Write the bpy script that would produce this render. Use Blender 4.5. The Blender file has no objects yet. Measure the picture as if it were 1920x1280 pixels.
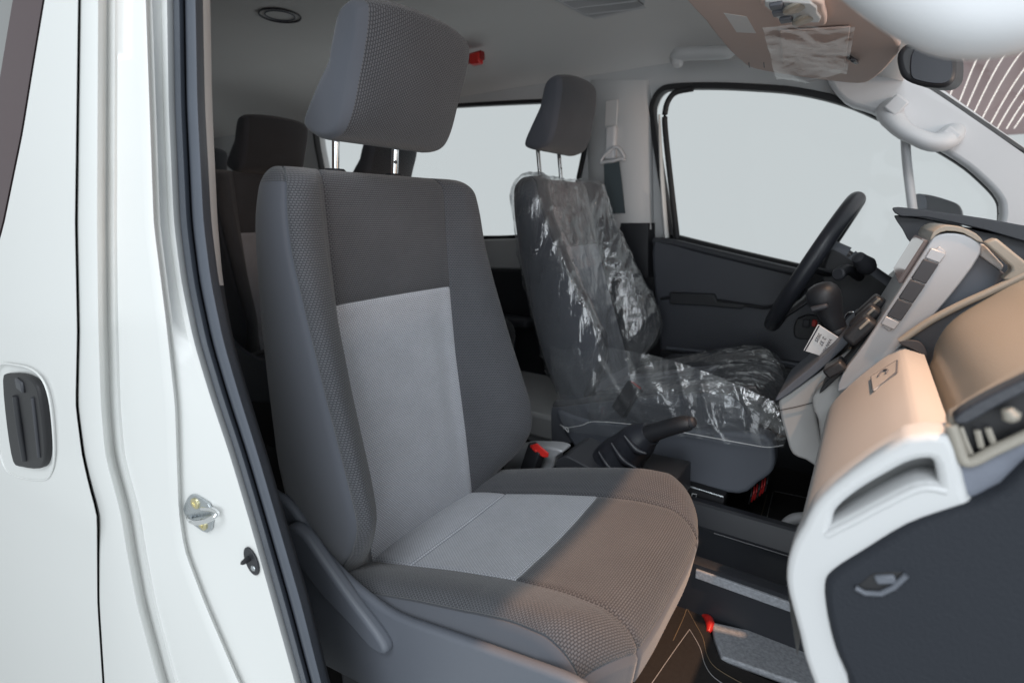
import bpy, bmesh, math, random
import numpy as np
from mathutils import Vector, Matrix, noise

random.seed(4)
SC = bpy.context.scene
COL = SC.collection

# ------------------------------------------------------------------ camera
# x = forward in the van, y = across the van (away from the photographer), z = up,
# measured from the photographer's eye; everything is lifted by EYE at the very end.
EYE = 1.6
FPX = 1000.0
PITCH = math.atan((640 - 402) / FPX)
YAW = math.atan((1640 - 960) / FPX * math.cos(PITCH))
cd = bpy.data.cameras.new('camera')
cam = bpy.data.objects.new('camera', cd); COL.objects.link(cam)
cd.sensor_width = 36.0
cd.lens = 36.0 * FPX / 1920.0
cd.clip_start = 0.02
cd.clip_end = 200
fwd = Vector((-math.sin(YAW) * math.cos(PITCH), math.cos(YAW) * math.cos(PITCH), -math.sin(PITCH)))
cam.location = (0, 0, 0)
cam.rotation_euler = fwd.to_track_quat('-Z', 'Y').to_euler()
cd.dof.use_dof = True
cd.dof.focus_distance = 0.98
cd.dof.aperture_fstop = 3.6
SC.camera = cam
RIGHT = Vector((math.cos(YAW), math.sin(YAW), 0))
UP = RIGHT.cross(fwd)

# ------------------------------------------------------------------ world, lamps, exposure
W = bpy.data.worlds.new('World'); SC.world = W; W.use_nodes = True
bg = W.node_tree.nodes['Background']
bg.inputs[0].default_value = (0.565, 0.61, 0.625, 1)
bg.inputs[1].default_value = 1.0

def area(name, loc, target, size, power, color, size_y=None, spread=180):
    l = bpy.data.lights.new(name, 'AREA'); l.energy = power; l.color = color
    l.size = size
    if size_y: l.shape = 'RECTANGLE'; l.size_y = size_y
    l.spread = math.radians(spread)
    o = bpy.data.objects.new(name, l); COL.objects.link(o); o.location = loc
    o.rotation_euler = (Vector(target) - Vector(loc)).to_track_quat('-Z', 'Y').to_euler()
    return o
def spot(name, loc, target, power, color, angle, blend=.3, radius=.08):
    l = bpy.data.lights.new(name, 'SPOT'); l.energy = power; l.color = color
    l.spot_size = math.radians(angle); l.spot_blend = blend; l.shadow_soft_size = radius
    o = bpy.data.objects.new(name, l); COL.objects.link(o); o.location = loc
    o.rotation_euler = (Vector(target) - Vector(loc)).to_track_quat('-Z', 'Y').to_euler()
    return o
area('hall_lamp', (0.9, -2.6, -0.1), (-0.6, 0.7, 0.0), 2.2, 46, (0.87, 0.935, 1.0), 2.2)
area('overhead_fill', (0.3, -1.6, 2.1), (-0.45, 0.75, -0.5), 1.6, 56, (0.88, 0.94, 1.0), 1.0)  # unseen overhead fill, added to brighten the seat cushion
area('front_fill', (2.8, -1.0, 0.5), (-0.8, 0.5, -0.1), 1.4, 18, (0.88, 0.94, 1.0), 1.6)  # unseen cool fill, added to brighten the pillar jamb and backrest
spot('warm_hall_spot', (0.50, 0.78, 1.56), (-0.17, 0.72, -0.52), 290, (1.0, 0.58, 0.34), 31, 1.0, .02)
area('warm_bounce_fill', (2.2, 1.2, 0.15), (-0.5, 1.35, 0.45), .6, 20, (1.0, 0.72, 0.56), .35)  # added warm fill, stands in for bounce onto visor and roof lining

SC.view_settings.view_transform = 'Standard'
SC.view_settings.look = 'None'
SC.view_settings.exposure = 0
SC.view_settings.gamma = 1
SC.cycles.use_denoising = True
SC.cycles.max_bounces = 10
SC.cycles.transparent_max_bounces = 16
SC.cycles.sample_clamp_indirect = 6

# ------------------------------------------------------------------ measuring
def ray(px, py):
    return fwd + RIGHT * ((px - 960) / FPX) - UP * ((py - 640) / FPX)
def at(px, py, y):                 # the point on the upright plane y = const that the photo shows there
    v = ray(px, py); return v * (y / v.y)
def atx(px, py, x):
    v = ray(px, py); return v * (x / v.x)
def atz(px, py, z):
    v = ray(px, py); return v * (z / v.z)

# ------------------------------------------------------------------ materials
MATS = {}
def mat(name, color, rough=.5, metal=0., noise_s=0, noise_a=.0, bump_s=0, bump_a=0., coat=0, spec=.5, sheen=0, emit=None, vary=0.):
    m = bpy.data.materials.new(name); m.use_nodes = True
    nt = m.node_tree; b = nt.nodes['Principled BSDF']
    c = (*color, 1)
    b.inputs['Base Color'].default_value = c
    b.inputs['Roughness'].default_value = rough
    b.inputs['Metallic'].default_value = metal
    b.inputs['Specular IOR Level'].default_value = spec
    if coat: b.inputs['Coat Weight'].default_value = coat; b.inputs['Coat Roughness'].default_value = .06
    if sheen: b.inputs['Sheen Weight'].default_value = sheen; b.inputs['Sheen Roughness'].default_value = .5
    if emit:
        b.inputs['Emission Color'].default_value = (*emit[0], 1); b.inputs['Emission Strength'].default_value = emit[1]
    tc = nt.nodes.new('ShaderNodeTexCoord')
    if noise_s:
        n = nt.nodes.new('ShaderNodeTexNoise'); n.inputs['Scale'].default_value = noise_s; n.inputs['Detail'].default_value = 4
        nt.links.new(tc.outputs['Object'], n.inputs['Vector'])
        mx = nt.nodes.new('ShaderNodeMix'); mx.data_type = 'RGBA'
        mx.inputs[6].default_value = tuple(v * (1 - noise_a) for v in color) + (1,)
        mx.inputs[7].default_value = tuple(min(1, v * (1 + noise_a)) for v in color) + (1,)
        nt.links.new(n.outputs['Fac'], mx.inputs[0]); nt.links.new(mx.outputs[2], b.inputs['Base Color'])
        if vary:
            mr = nt.nodes.new('ShaderNodeMapRange'); mr.inputs['From Min'].default_value = .3; mr.inputs['From Max'].default_value = .7
            mr.inputs['To Min'].default_value = rough - vary; mr.inputs['To Max'].default_value = rough + vary
            nt.links.new(n.outputs['Fac'], mr.inputs[0]); nt.links.new(mr.outputs[0], b.inputs['Roughness'])
    if bump_s:
        n2 = nt.nodes.new('ShaderNodeTexNoise'); n2.inputs['Scale'].default_value = bump_s; n2.inputs['Detail'].default_value = 3
        nt.links.new(tc.outputs['Object'], n2.inputs['Vector'])
        bp = nt.nodes.new('ShaderNodeBump'); bp.inputs['Strength'].default_value = bump_a; bp.inputs['Distance'].default_value = .001
        nt.links.new(n2.outputs['Fac'], bp.inputs['Height']); nt.links.new(bp.outputs[0], b.inputs['Normal'])
    MATS[name] = m
    return m

def knit(name, lo, hi, bw=.0056, bh=.0037):
    """offset-row knitted seat cloth, laid out on UVs measured in metres"""
    m = bpy.data.materials.new(name); m.use_nodes = True
    nt = m.node_tree; b = nt.nodes['Principled BSDF']
    b.inputs['Roughness'].default_value = .85
    b.inputs['Specular IOR Level'].default_value = .25
    b.inputs['Sheen Weight'].default_value = .25; b.inputs['Sheen Roughness'].default_value = .45
    uv = nt.nodes.new('ShaderNodeUVMap')
    br = nt.nodes.new('ShaderNodeTexBrick')
    br.offset = .5; br.inputs['Scale'].default_value = 1.0
    br.inputs['Mortar Size'].default_value = .0012; br.inputs['Mortar Smooth'].default_value = 1.0
    br.inputs['Brick Width'].default_value = bw; br.inputs['Row Height'].default_value = bh
    br.inputs['Color1'].default_value = (*hi, 1); br.inputs['Color2'].default_value = (*[v * .93 for v in hi], 1)
    br.inputs['Mortar'].default_value = (*lo, 1)
    nt.links.new(uv.outputs[0], br.inputs['Vector'])
    n = nt.nodes.new('ShaderNodeTexNoise'); n.inputs['Scale'].default_value = 14; n.inputs['Detail'].default_value = 5
    nt.links.new(uv.outputs[0], n.inputs['Vector'])
    mr = nt.nodes.new('ShaderNodeMapRange'); mr.inputs['To Min'].default_value = .86; mr.inputs['To Max'].default_value = 1.12
    nt.links.new(n.outputs['Fac'], mr.inputs[0])
    mul = nt.nodes.new('ShaderNodeMix'); mul.data_type = 'RGBA'; mul.blend_type = 'MULTIPLY'; mul.inputs[0].default_value = 1
    nt.links.new(br.outputs['Color'], mul.inputs[6]); nt.links.new(mr.outputs[0], mul.inputs[7])
    nt.links.new(mul.outputs[2], b.inputs['Base Color'])
    inv = nt.nodes.new('ShaderNodeMath'); inv.operation = 'SUBTRACT'; inv.inputs[0].default_value = 1
    nt.links.new(br.outputs['Fac'], inv.inputs[1])
    bp = nt.nodes.new('ShaderNodeBump'); bp.inputs['Strength'].default_value = .55; bp.inputs['Distance'].default_value = .0012
    nt.links.new(inv.outputs[0], bp.inputs['Height']); nt.links.new(bp.outputs[0], b.inputs['Normal'])
    MATS[name] = m
    return m

def film_mat(name, gloss=.35, tint=(.93, .94, .95), bump_s=28, bump_a=.5, haze=.04, f0=.05, power=4.0, rough=.07, stretch=.28):
    """thin clear plastic: mostly see-through, mirror-like where it crinkles"""
    m = bpy.data.materials.new(name); m.use_nodes = True
    nt = m.node_tree; nt.nodes.clear()
    out = nt.nodes.new('ShaderNodeOutputMaterial')
    tr = nt.nodes.new('ShaderNodeBsdfTransparent'); tr.inputs[0].default_value = (*tint, 1)
    gl = nt.nodes.new('ShaderNodeBsdfGlossy'); gl.inputs['Roughness'].default_value = rough; gl.inputs[0].default_value = (1, 1, 1, 1)
    df = nt.nodes.new('ShaderNodeBsdfDiffuse'); df.inputs[0].default_value = (.8, .82, .84, 1)
    fr = nt.nodes.new('ShaderNodeLayerWeight'); fr.inputs[0].default_value = .5
    p5 = nt.nodes.new('ShaderNodeMath'); p5.operation = 'POWER'; p5.inputs[1].default_value = power
    nt.links.new(fr.outputs['Facing'], p5.inputs[0])
    m1 = nt.nodes.new('ShaderNodeMixShader'); m2 = nt.nodes.new('ShaderNodeMixShader')
    tc = nt.nodes.new('ShaderNodeTexCoord')
    if bump_s:
        mpn = nt.nodes.new('ShaderNodeMapping'); mpn.inputs['Scale'].default_value = (1, 1, stretch)
        nt.links.new(tc.outputs['Object'], mpn.inputs[0])
        n = nt.nodes.new('ShaderNodeTexNoise'); n.inputs['Scale'].default_value = bump_s; n.inputs['Detail'].default_value = 4
        n.inputs['Distortion'].default_value = 1.2
        nt.links.new(mpn.outputs[0], n.inputs['Vector'])
        bp = nt.nodes.new('ShaderNodeBump'); bp.inputs['Strength'].default_value = bump_a; bp.inputs['Distance'].default_value = .012
        nt.links.new(n.outputs['Fac'], bp.inputs['Height'])
        for q in (gl, fr): nt.links.new(bp.outputs[0], q.inputs['Normal'])
    ad = nt.nodes.new('ShaderNodeMath'); ad.operation = 'MULTIPLY_ADD'; ad.inputs[1].default_value = gloss; ad.inputs[2].default_value = f0
    ad.use_clamp = True
    nt.links.new(p5.outputs[0], ad.inputs[0])
    m1.inputs[0].default_value = haze
    nt.links.new(tr.outputs[0], m1.inputs[1]); nt.links.new(df.outputs[0], m1.inputs[2])
    nt.links.new(ad.outputs[0], m2.inputs[0])
    nt.links.new(m1.outputs[0], m2.inputs[1]); nt.links.new(gl.outputs[0], m2.inputs[2])
    nt.links.new(m2.outputs[0], out.inputs[0])
    MATS[name] = m
    return m

M = MATS
knit('knit_dark', (.028, .029, .034), (.108, .111, .122))
knit('knit_light', (.23, .24, .27), (.56, .575, .62))
mat('cloth_smooth', (.076, .082, .099), .9, bump_s=900, bump_a=.25, sheen=.25, noise_s=6, noise_a=.08)
mat('plastic_charcoal', (.115, .125, .148), .5, bump_s=700, bump_a=.18, noise_s=5, noise_a=.06)
mat('plastic_black', (.022, .023, .027), .45, bump_s=700, bump_a=.2, noise_s=5, noise_a=.1)
mat('plastic_dark', (.045, .047, .055), .5, bump_s=600, bump_a=.22, noise_s=4, noise_a=.08)
mat('plastic_light', (.58, .585, .60), .5, bump_s=600, bump_a=.12, noise_s=3, noise_a=.04)
mat('plastic_silver', (.42, .43, .45), .38, metal=.25, noise_s=3, noise_a=.03)
mat('dash_light', (.43, .425, .42), .5, bump_s=500, bump_a=.18, noise_s=4, noise_a=.04)
mat('dash_warmlit', (.30, .275, .235), .42, bump_s=420, bump_a=.3, noise_s=4, noise_a=.05)  # charcoal dash plastic with the warm light put into its colour
mat('trim_white', (.55, .555, .56), .35, noise_s=3, noise_a=.02)
mat('headliner', (.74, .725, .71), .95, bump_s=500, bump_a=.3, noise_s=2, noise_a=.05)
mat('trim_grey', (.56, .565, .57), .6, bump_s=500, bump_a=.15, noise_s=2, noise_a=.04)
mat('paint_white', (.69, .695, .68), .34, coat=.35, noise_s=2.0, noise_a=.012)
mat('rubber', (.075, .085, .105), .55, noise_s=20, noise_a=.1)
mat('rubber_black', (.014, .014, .016), .6)
mat('gap_black', (.012, .012, .014), .8)
mat('chrome', (.82, .83, .84), .12, metal=1)
mat('zinc', (.55, .58, .60), .28, metal=1, noise_s=60, noise_a=.15, vary=.1)
mat('brass', (.75, .68, .42), .3, metal=1)
mat('red_plastic', (.70, .03, .025), .35)
mat('red_dark', (.30, .012, .012), .5)
mat('webbing', (.055, .075, .085), .75, bump_s=800, bump_a=.4)
mat('carpet_black', (.011, .010, .010), .95, bump_s=600, bump_a=.8, noise_s=80, noise_a=.35)
mat('carpet_brown', (.020, .0175, .017), .95, bump_s=700, bump_a=.8, noise_s=120, noise_a=.3)
mat('step_grey', (.34, .355, .385), .5, bump_s=130, bump_a=1.0, noise_s=170, noise_a=.55)
mat('leather', (.028, .030, .038), .38, bump_s=300, bump_a=.25, noise_s=8, noise_a=.1)
mat('paper', (.80, .80, .80), .8)
mat('ink', (.05, .05, .07), .8)
mat('stitch', (.33, .33, .34), .8)
mat('stitch_tan', (.18, .14, .09), .8)
mat('visor_cloth_warmlit', (.66, .53, .48), .9, bump_s=500, bump_a=.3, noise_s=3, noise_a=.05)  # grey lining cloth, warm bounce light put into the colour
mat('hall_panel', (.30, .22, .22), .8, noise_s=1.2, noise_a=.35)
mat('hall_red', (.35, .10, .06), .7, noise_s=1.5, noise_a=.4)
mat('reflection_line', (1, .95, .88), .5, emit=((1, .93, .88), 1.1))  # emission imitates ceiling lights reflected in the windscreen
mat('screen_reflection', (.10, .09, .09), .10, emit=((.55, .42, .40), .12))  # faint pink emission stands in for reflections on the screen glass
film_mat('film', gloss=.8, bump_s=30, bump_a=.55, haze=.05, f0=.12, power=2.4, rough=.055, stretch=.16)
film_mat('film_bag', gloss=.30, bump_s=20, bump_a=.30, haze=.02, tint=(.97, .95, .94), f0=.04, power=4, rough=.07, stretch=1.0)
film_mat('film_skirt', gloss=.7, bump_s=24, bump_a=.30, haze=.06, f0=.06, power=2.8, rough=.06, stretch=.5)
film_mat('clear_glass', gloss=.5, bump_s=0, haze=0.0, tint=(.995, .998, .998), f0=.004, power=5, rough=.02)
film_mat('dark_glass', gloss=.6, bump_s=0, haze=.04, tint=(.10, .10, .11), f0=.25, power=3, rough=.03)

# ------------------------------------------------------------------ mesh helpers
def finish(o, angle=35):
    me = o.data
    if len(me.polygons):
        me.polygons.foreach_set('use_smooth', [True] * len(me.polygons))
        try: me.set_sharp_from_angle(angle=math.radians(angle))
        except Exception: pass
    return o
def mk(name, verts, faces, m, parent=None, uvs=None, angle=35, bevel=0, seg=2, sub=0, solid=0, origin=None):
    me = bpy.data.meshes.new(name)
    org = Vector(origin) if origin is not None else None
    vs = [Vector(v) for v in verts]
    if org is None:
        mn = Vector((min(v.x for v in vs), min(v.y for v in vs), min(v.z for v in vs)))
        mxx = Vector((max(v.x for v in vs), max(v.y for v in vs), max(v.z for v in vs)))
        org = (mn + mxx) / 2; org.z = mn.z
    me.from_pydata([tuple(v - org) for v in vs], [], faces)
    if uvs is not None:
        l = me.uv_layers.new(name='UVMap')
        for p in me.polygons:
            for li in p.loop_indices: l.data[li].uv = uvs[me.loops[li].vertex_index]
    bm = bmesh.new(); bm.from_mesh(me); bmesh.ops.recalc_face_normals(bm, faces=bm.faces); bm.to_mesh(me); bm.free()
    me.materials.append(M[m] if isinstance(m, str) else m)
    o = bpy.data.objects.new(name, me); COL.objects.link(o)
    o.location = org
    if parent is not None: adopt(o, parent)
    if solid:
        s = o.modifiers.new('s', 'SOLIDIFY'); s.thickness = solid; s.offset = 0
    if bevel:
        b = o.modifiers.new('b', 'BEVEL'); b.width = bevel; b.segments = seg; b.limit_method = 'ANGLE'; b.angle_limit = math.radians(30); b.harden_normals = False
    if sub:
        s = o.modifiers.new('ss', 'SUBSURF'); s.levels = sub; s.render_levels = sub
    finish(o, angle)
    return o
WLOC = {}
def wloc(o):
    v = Vector(o.location); p = o.parent
    while p is not None: v = v + Vector(p.location); p = p.parent
    return v
def adopt(o, parent):              # parents are only ever translated while building
    w = Vector(o.location); o.parent = parent; o.location = w - wloc(parent)
def thing(name, label, cat, loc, group=None):
    o = bpy.data.objects.new(name, None); COL.objects.link(o); o.location = loc; o.empty_display_size = .05
    return tag(o, label, cat, group)
def tag(o, label, cat, group=None):
    o['label'] = label; o['category'] = cat
    if group: o['group'] = group
    return o
def cat_rom(pts, n=6, closed=False):
    P = [Vector(p) for p in pts]; L = len(P); out = []
    rng = L if closed else L - 1
    for i in range(rng):
        if closed: a, b, c, d = P[(i - 1) % L], P[i], P[(i + 1) % L], P[(i + 2) % L]
        else: a, b, c, d = P[max(i - 1, 0)], P[i], P[i + 1], P[min(i + 2, L - 1)]
        for k in range(n):
            t = k / n
            out.append(.5 * ((2 * b) + (c - a) * t + (2 * a - 5 * b + 4 * c - d) * t * t + (3 * b - a - 3 * c + d) * t ** 3))
    if not closed: out.append(P[-1])
    return out
def tube(name, path, r, m, parent=None, n=10, smooth=5, closed=False, flat=1.0, up=(0, 0, 1), angle=50):
    pts = cat_rom(path, smooth, closed) if smooth else [Vector(p) for p in path]
    L = len(pts)
    if callable(r): rs = [r(i / (L - 1)) for i in range(L)]
    elif isinstance(r, (list, tuple)): rs = list(np.interp(np.linspace(0, 1, L), np.linspace(0, 1, len(r)), r))
    else: rs = [r] * L
    V, Fc = [], []
    upv = Vector(up)
    for i, p in enumerate(pts):
        if closed: t = pts[(i + 1) % L] - pts[i - 1]
        else: t = pts[min(i + 1, L - 1)] - pts[max(i - 1, 0)]
        t.normalize()
        a = t.cross(upv)
        if a.length < 1e-4: a = t.cross(Vector((1, .1, 0)))
        a.normalize(); b = a.cross(t)
        for k in range(n):
            w = 2 * math.pi * k / n
            V.append(p + a * (math.cos(w) * rs[i]) + b * (math.sin(w) * rs[i] * flat))
    for i in range(L if closed else L - 1):
        j = (i + 1) % L
        for k in range(n):
            k2 = (k + 1) % n
            Fc.append((i * n + k, i * n + k2, j * n + k2, j * n + k))
    if not closed:
        Fc.append(tuple(range(n))[::-1]); Fc.append(tuple((L - 1) * n + k for k in range(n)))
    return mk(name, V, Fc, m, parent, angle=angle)
def extrude(name, outline, vec, m, parent=None, bevel=0, seg=3, angle=35, deform=None):
    """solid: outline (3-D points) swept along vec, edges rounded"""
    A = [Vector(p) for p in outline]; n = len(A); v = Vector(vec)
    V = A + [p + v for p in A]
    Fc = [tuple(range(n))[::-1], tuple(range(n, 2 * n))] + [(i, (i + 1) % n, n + (i + 1) % n, n + i) for i in range(n)]
    if deform: V = [deform(p) for p in V]
    return mk(name, V, Fc, m, parent, bevel=bevel, seg=seg, angle=angle)
def box(name, c, size, m, parent=None, bevel=.003, rot=None, seg=2, ax=None):
    c = Vector(c); sx, sy, sz = [s / 2 for s in size]
    if ax is None:
        X, Y, Z = Vector((1, 0, 0)), Vector((0, 1, 0)), Vector((0, 0, 1))
        if rot:
            R = Matrix.Rotation(rot[2], 3, 'Z') @ Matrix.Rotation(rot[1], 3, 'Y') @ Matrix.Rotation(rot[0], 3, 'X')
            X, Y, Z = R @ X, R @ Y, R @ Z
    else: X, Y, Z = ax
    V = [c + X * (sx * a) + Y * (sy * b) + Z * (sz * d) for a in (-1, 1) for b in (-1, 1) for d in (-1, 1)]
    Fc = [(0, 1, 3, 2), (4, 6, 7, 5), (0, 4, 5, 1), (2, 3, 7, 6), (0, 2, 6, 4), (1, 5, 7, 3)]
    return mk(name, V, Fc, m, parent, bevel=bevel, seg=seg)
def grid(name, P, m, parent=None, uv=None, i0=0, i1=None, j0=0, j1=None, closed=False, angle=60, solid=0, origin=None, capend=False):
    P = np.asarray(P); nt, ns = P.shape[:2]
    i1 = nt - 1 if i1 is None else i1; j1 = ns - 1 if j1 is None else j1
    V = [tuple(P[i, j]) for i in range(i0, i1 + 1) for j in range(j0, j1 + 1)]
    w = j1 - j0 + 1; h = i1 - i0 + 1
    Fc = [(a * w + b, a * w + b + 1, (a + 1) * w + b + 1, (a + 1) * w + b) for a in range(h - 1) for b in range(w - 1)]
    if closed: Fc += [(a * w + w - 1, a * w, (a + 1) * w, (a + 1) * w + w - 1) for a in range(h - 1)]
    if capend: Fc += [tuple(range(w)), tuple((h - 1) * w + b for b in range(w))]
    U = None
    if uv is not None: U = [tuple(uv[i, j]) for i in range(i0, i1 + 1) for j in range(j0, j1 + 1)]
    return mk(name, V, Fc, m, parent, uvs=U, angle=angle, solid=solid, origin=origin)
def arc_uv(P):
    P = np.asarray(P, float)
    du = np.linalg.norm(np.diff(P, axis=1), axis=2); dv = np.linalg.norm(np.diff(P, axis=0), axis=2)
    u = np.zeros(P.shape[:2]); v = np.zeros(P.shape[:2])
    mid = P.shape[1] // 2
    u[:, 1:] = np.cumsum(du, axis=1); u -= u[:, mid:mid + 1]
    v[1:, :] = np.cumsum(dv, axis=0); v = np.repeat(v[:, mid:mid + 1], P.shape[1], axis=1)
    return np.stack([u, v], axis=2)
def normals(P):
    P = np.asarray(P, float)
    gu = np.gradient(P, axis=1); gv = np.gradient(P, axis=0)
    n = np.cross(gu, gv); l = np.linalg.norm(n, axis=2, keepdims=True); l[l < 1e-9] = 1
    return n / l
def table(pts, smooth=9):
    pts = sorted(pts); xs = np.array([p[0] for p in pts]); ys = np.array([p[1] for p in pts])
    fx = np.linspace(xs[0], xs[-1], 240); fy = np.interp(fx, xs, ys)
    k = np.ones(smooth) / smooth
    for _ in range(2):
        pad = np.concatenate([np.full(smooth, fy[0]), fy, np.full(smooth, fy[-1])])
        fy = np.convolve(pad, k, 'same')[smooth:-smooth]
    return lambda v: float(np.interp(v, fx, fy))
def plate(name, outer, holes, y, thick, m, parent=None, bevel=.0, deform=None, angle=35, origin=None):
    """upright panel in the x-z plane at depth y with real openings (pixel outlines -> metres)"""
    cu = bpy.data.curves.new(name, 'CURVE'); cu.dimensions = '2D'; cu.fill_mode = 'BOTH'
    cu.extrude = thick / 2; cu.bevel_depth = bevel; cu.bevel_resolution = 2
    for ring in [outer] + list(holes):
        s = cu.splines.new('POLY'); s.points.add(len(ring) - 1)
        for q, p in zip(s.points, ring): q.co = (p[0], p[1], 0, 1)
        s.use_cyclic_u = True
    tmp = bpy.data.objects.new('tmp', cu); COL.objects.link(tmp)
    dg = bpy.context.evaluated_depsgraph_get()
    me = bpy.data.meshes.new_from_object(tmp.evaluated_get(dg))
    bpy.data.objects.remove(tmp); bpy.data.curves.remove(cu)
    V = [Vector((v.co.x, y - v.co.z, v.co.y)) for v in me.vertices]
    if deform: V = [deform(p) for p in V]
    Fc = [tuple(p.vertices) for p in me.polygons]
    bpy.data.meshes.remove(me)
    return mk(name, V, Fc, m, parent, angle=angle, origin=origin)
def pix(pts, y, n=0, closed=True):     # pixel outline -> (x, z) metres on the plane y
    q = [at(a, b, y) for a, b in pts]
    if n: q = cat_rom(q, n, closed)
    return [(p.x, p.z) for p in q]
def pix3(pts, y, n=0, closed=True):
    q = [at(a, b, y) for a, b in pts]
    return cat_rom(q, n, closed) if n else q
def lathe(name, base, axis, prof, m, parent=None, n=24, angle=40):
    base = Vector(base); ax = Vector(axis).normalized()
    a = ax.orthogonal().normalized(); b = ax.cross(a)
    V, Fc = [], []
    for r, h in prof:
        for k in range(n):
            w = 2 * math.pi * k / n
            V.append(base + ax * h + a * (r * math.cos(w)) + b * (r * math.sin(w)))
    for i in range(len(prof) - 1):
        for k in range(n):
            k2 = (k + 1) % n
            Fc.append((i * n + k, i * n + k2, (i + 1) * n + k2, (i + 1) * n + k))
    Fc.append(tuple(range(n))); Fc.append(tuple((len(prof) - 1) * n + k for k in range(n)))
    return mk(name, V, Fc, m, parent, angle=angle)
def text_part(name, body, size, origin, xdir, ydir, m, parent):
    cu = bpy.data.curves.new(name, 'FONT'); cu.body = body; cu.size = size; cu.extrude = .0001
    tmp = bpy.data.objects.new('tmp', cu); COL.objects.link(tmp)
    dg = bpy.context.evaluated_depsgraph_get(); me = bpy.data.meshes.new_from_object(tmp.evaluated_get(dg))
    bpy.data.objects.remove(tmp); bpy.data.curves.remove(cu)
    X = Vector(xdir).normalized(); Y = Vector(ydir).normalized(); Z = X.cross(Y); O = Vector(origin)
    V = [O + X * v.co.x + Y * v.co.y + Z * v.co.z for v in me.vertices]; Fc = [tuple(p.vertices) for p in me.polygons]
    bpy.data.meshes.remove(me)
    return mk(name, V, Fc, m, parent)

# ================================================================== VAN BODY, near side
def itab(pts):
    xs = [p[0] for p in pts]; ys = [p[1] for p in pts]
    return lambda v: float(np.interp(v, xs, ys))
t_gap = table([(-160, 150), (0, 148), (200, 145), (420, 142), (620, 146), (760, 143), (853, 155), (910, 168), (965, 183), (1130, 184), (1270, 193), (1450, 205)], 3)
t_e1 = table([(-160, 190), (0, 190), (420, 188), (600, 190), (760, 195), (853, 203), (960, 232), (1030, 243), (1130, 262), (1270, 300), (1450, 355)], 5)
t_mid = table([(-160, 270), (0, 275), (420, 290), (600, 313), (760, 330), (853, 333), (960, 337), (1030, 347), (1130, 385), (1270, 445), (1450, 530)], 5)
t_s1 = table([(-160, 322), (0, 325), (200, 328), (420, 338), (530, 352), (640, 375), (740, 405), (853, 443), (960, 475), (1130, 523), (1270, 562), (1450, 612)], 7)
t_s2 = table([(-160, 377), (0, 380), (200, 384), (420, 396), (530, 410), (640, 433), (740, 462), (853, 497), (960, 528), (1130, 578), (1270, 612), (1450, 660)], 7)
t_s3 = table([(-160, 392), (0, 394), (200, 398), (420, 408), (530, 418), (640, 438), (740, 467), (853, 502), (960, 533), (1130, 583), (1270, 617), (1450, 665)], 7)
def tb(py): return float(np.interp(py, [-160, 0, 300, 600, 900, 1450], [.075, .06, .025, 0, 0, .012]))
ROWS = list(range(-160, 1451, 23))
def jamb_profile(py):
    g, e, m_, s = t_gap(py), t_e1(py), t_mid(py), t_s1(py); k = tb(py)
    return [(g + 2.2, .290 + k), (g + 2.6, .272 + k), (g + 6, .268 + k), (e - 14, .2685 + k), (e - 6, .270 + k), (e, .2745 + k), (e + 5, .281 + k),
            (e + 12, .2875 + k), (e + 18, .2885 + k), (e + 26, .289 + k), (e + 31, .2925 + k),
            (m_ - 22, .307 + k), (m_ - 12, .3085 + k), (m_ - 2, .3125 + k), (m_ + 4, .3205 + k), (m_ + 10, .3225 + k),
            (s - 22, .339 + k), (s - 12, .341 + k), (s - 5, .347 + k), (s + 6, .360 + k)]
def jamb(px, py, off=0.0):
    pr = jamb_profile(py); y = float(np.interp(px, [p[0] for p in pr[2:]], [p[1] for p in pr[2:]]))
    return at(px, py, y)
def up_rows(P, zt=.66, n=4):        # carry a surface on up to the roof edge, leaning inwards
    out = []
    for k in range(n, 0, -1):
        f = k / n
        out.append([(p[0], p[1] + .07 * f * f, p[2] + (zt - p[2]) * f) for p in map(tuple, P[0])])
    return out + [[tuple(p) for p in r] for r in P]
def back_cols(P, x0):               # and rearwards along the van's flank
    return [[(x0, r[0][1], r[0][2]), ((x0 + r[0][0]) / 2, r[0][1], r[0][2])] + list(r) for r in P]
van = thing('van_body', 'white van body with open front doorway, pillars, roof lining and floor', 'van', (-.9, 1.2, -1.05))
P = []
for py in ROWS:
    pr = jamb_profile(py)
    P.append([at(px, py, y) for px, y in pr])
grid('pillar', np.array(up_rows(P)), 'paint_white', van, angle=70)
# rubber door seal that lines the doorway, with its groove
P = []
for py in ROWS:
    a, b, k = t_s1(py), t_s2(py), tb(py)
    prof = [(-.04, .366), (0, .352), (.06, .342), (.2, .338), (.32, .344), (.37, .354), (.42, .346), (.55, .336), (.75, .340), (.9, .352), (1.0, .372), (1.02, .39)]
    P.append([tuple(at(a + (b - a) * f, py, y + k)) for f, y in prof])
grid('door_seal', np.array(up_rows(P)), 'rubber', van, angle=60)
# pale inner pillar trim behind the seal, ends at hip height; dark trim below it
for nm, r0, r1, mt in (('pillar_trim', -160, 535, 'trim_grey'), ('lower_pillar_trim', 536, 1450, 'plastic_dark')):
    P = []
    for py in np.linspace(r0, r1, 26):
        b, c, k = t_s2(py), t_s3(py), tb(py)
        p1 = at(b - 3, py, .375 + k); p2 = at(c, py, .395 + k); p3 = Vector((p2.x - .02, p2.y + .003, p2.z)); p4 = Vector((p2.x - .26, p2.y + .008, p2.z)); p5 = Vector((p2.x - .5, p2.y + .01, p2.z))
        P.append([tuple(p) for p in (p1, p2, p3, p4, p5)])
    grid(nm, np.array(up_rows(P) if r0 < 0 else P), mt, van, angle=50)
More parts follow.
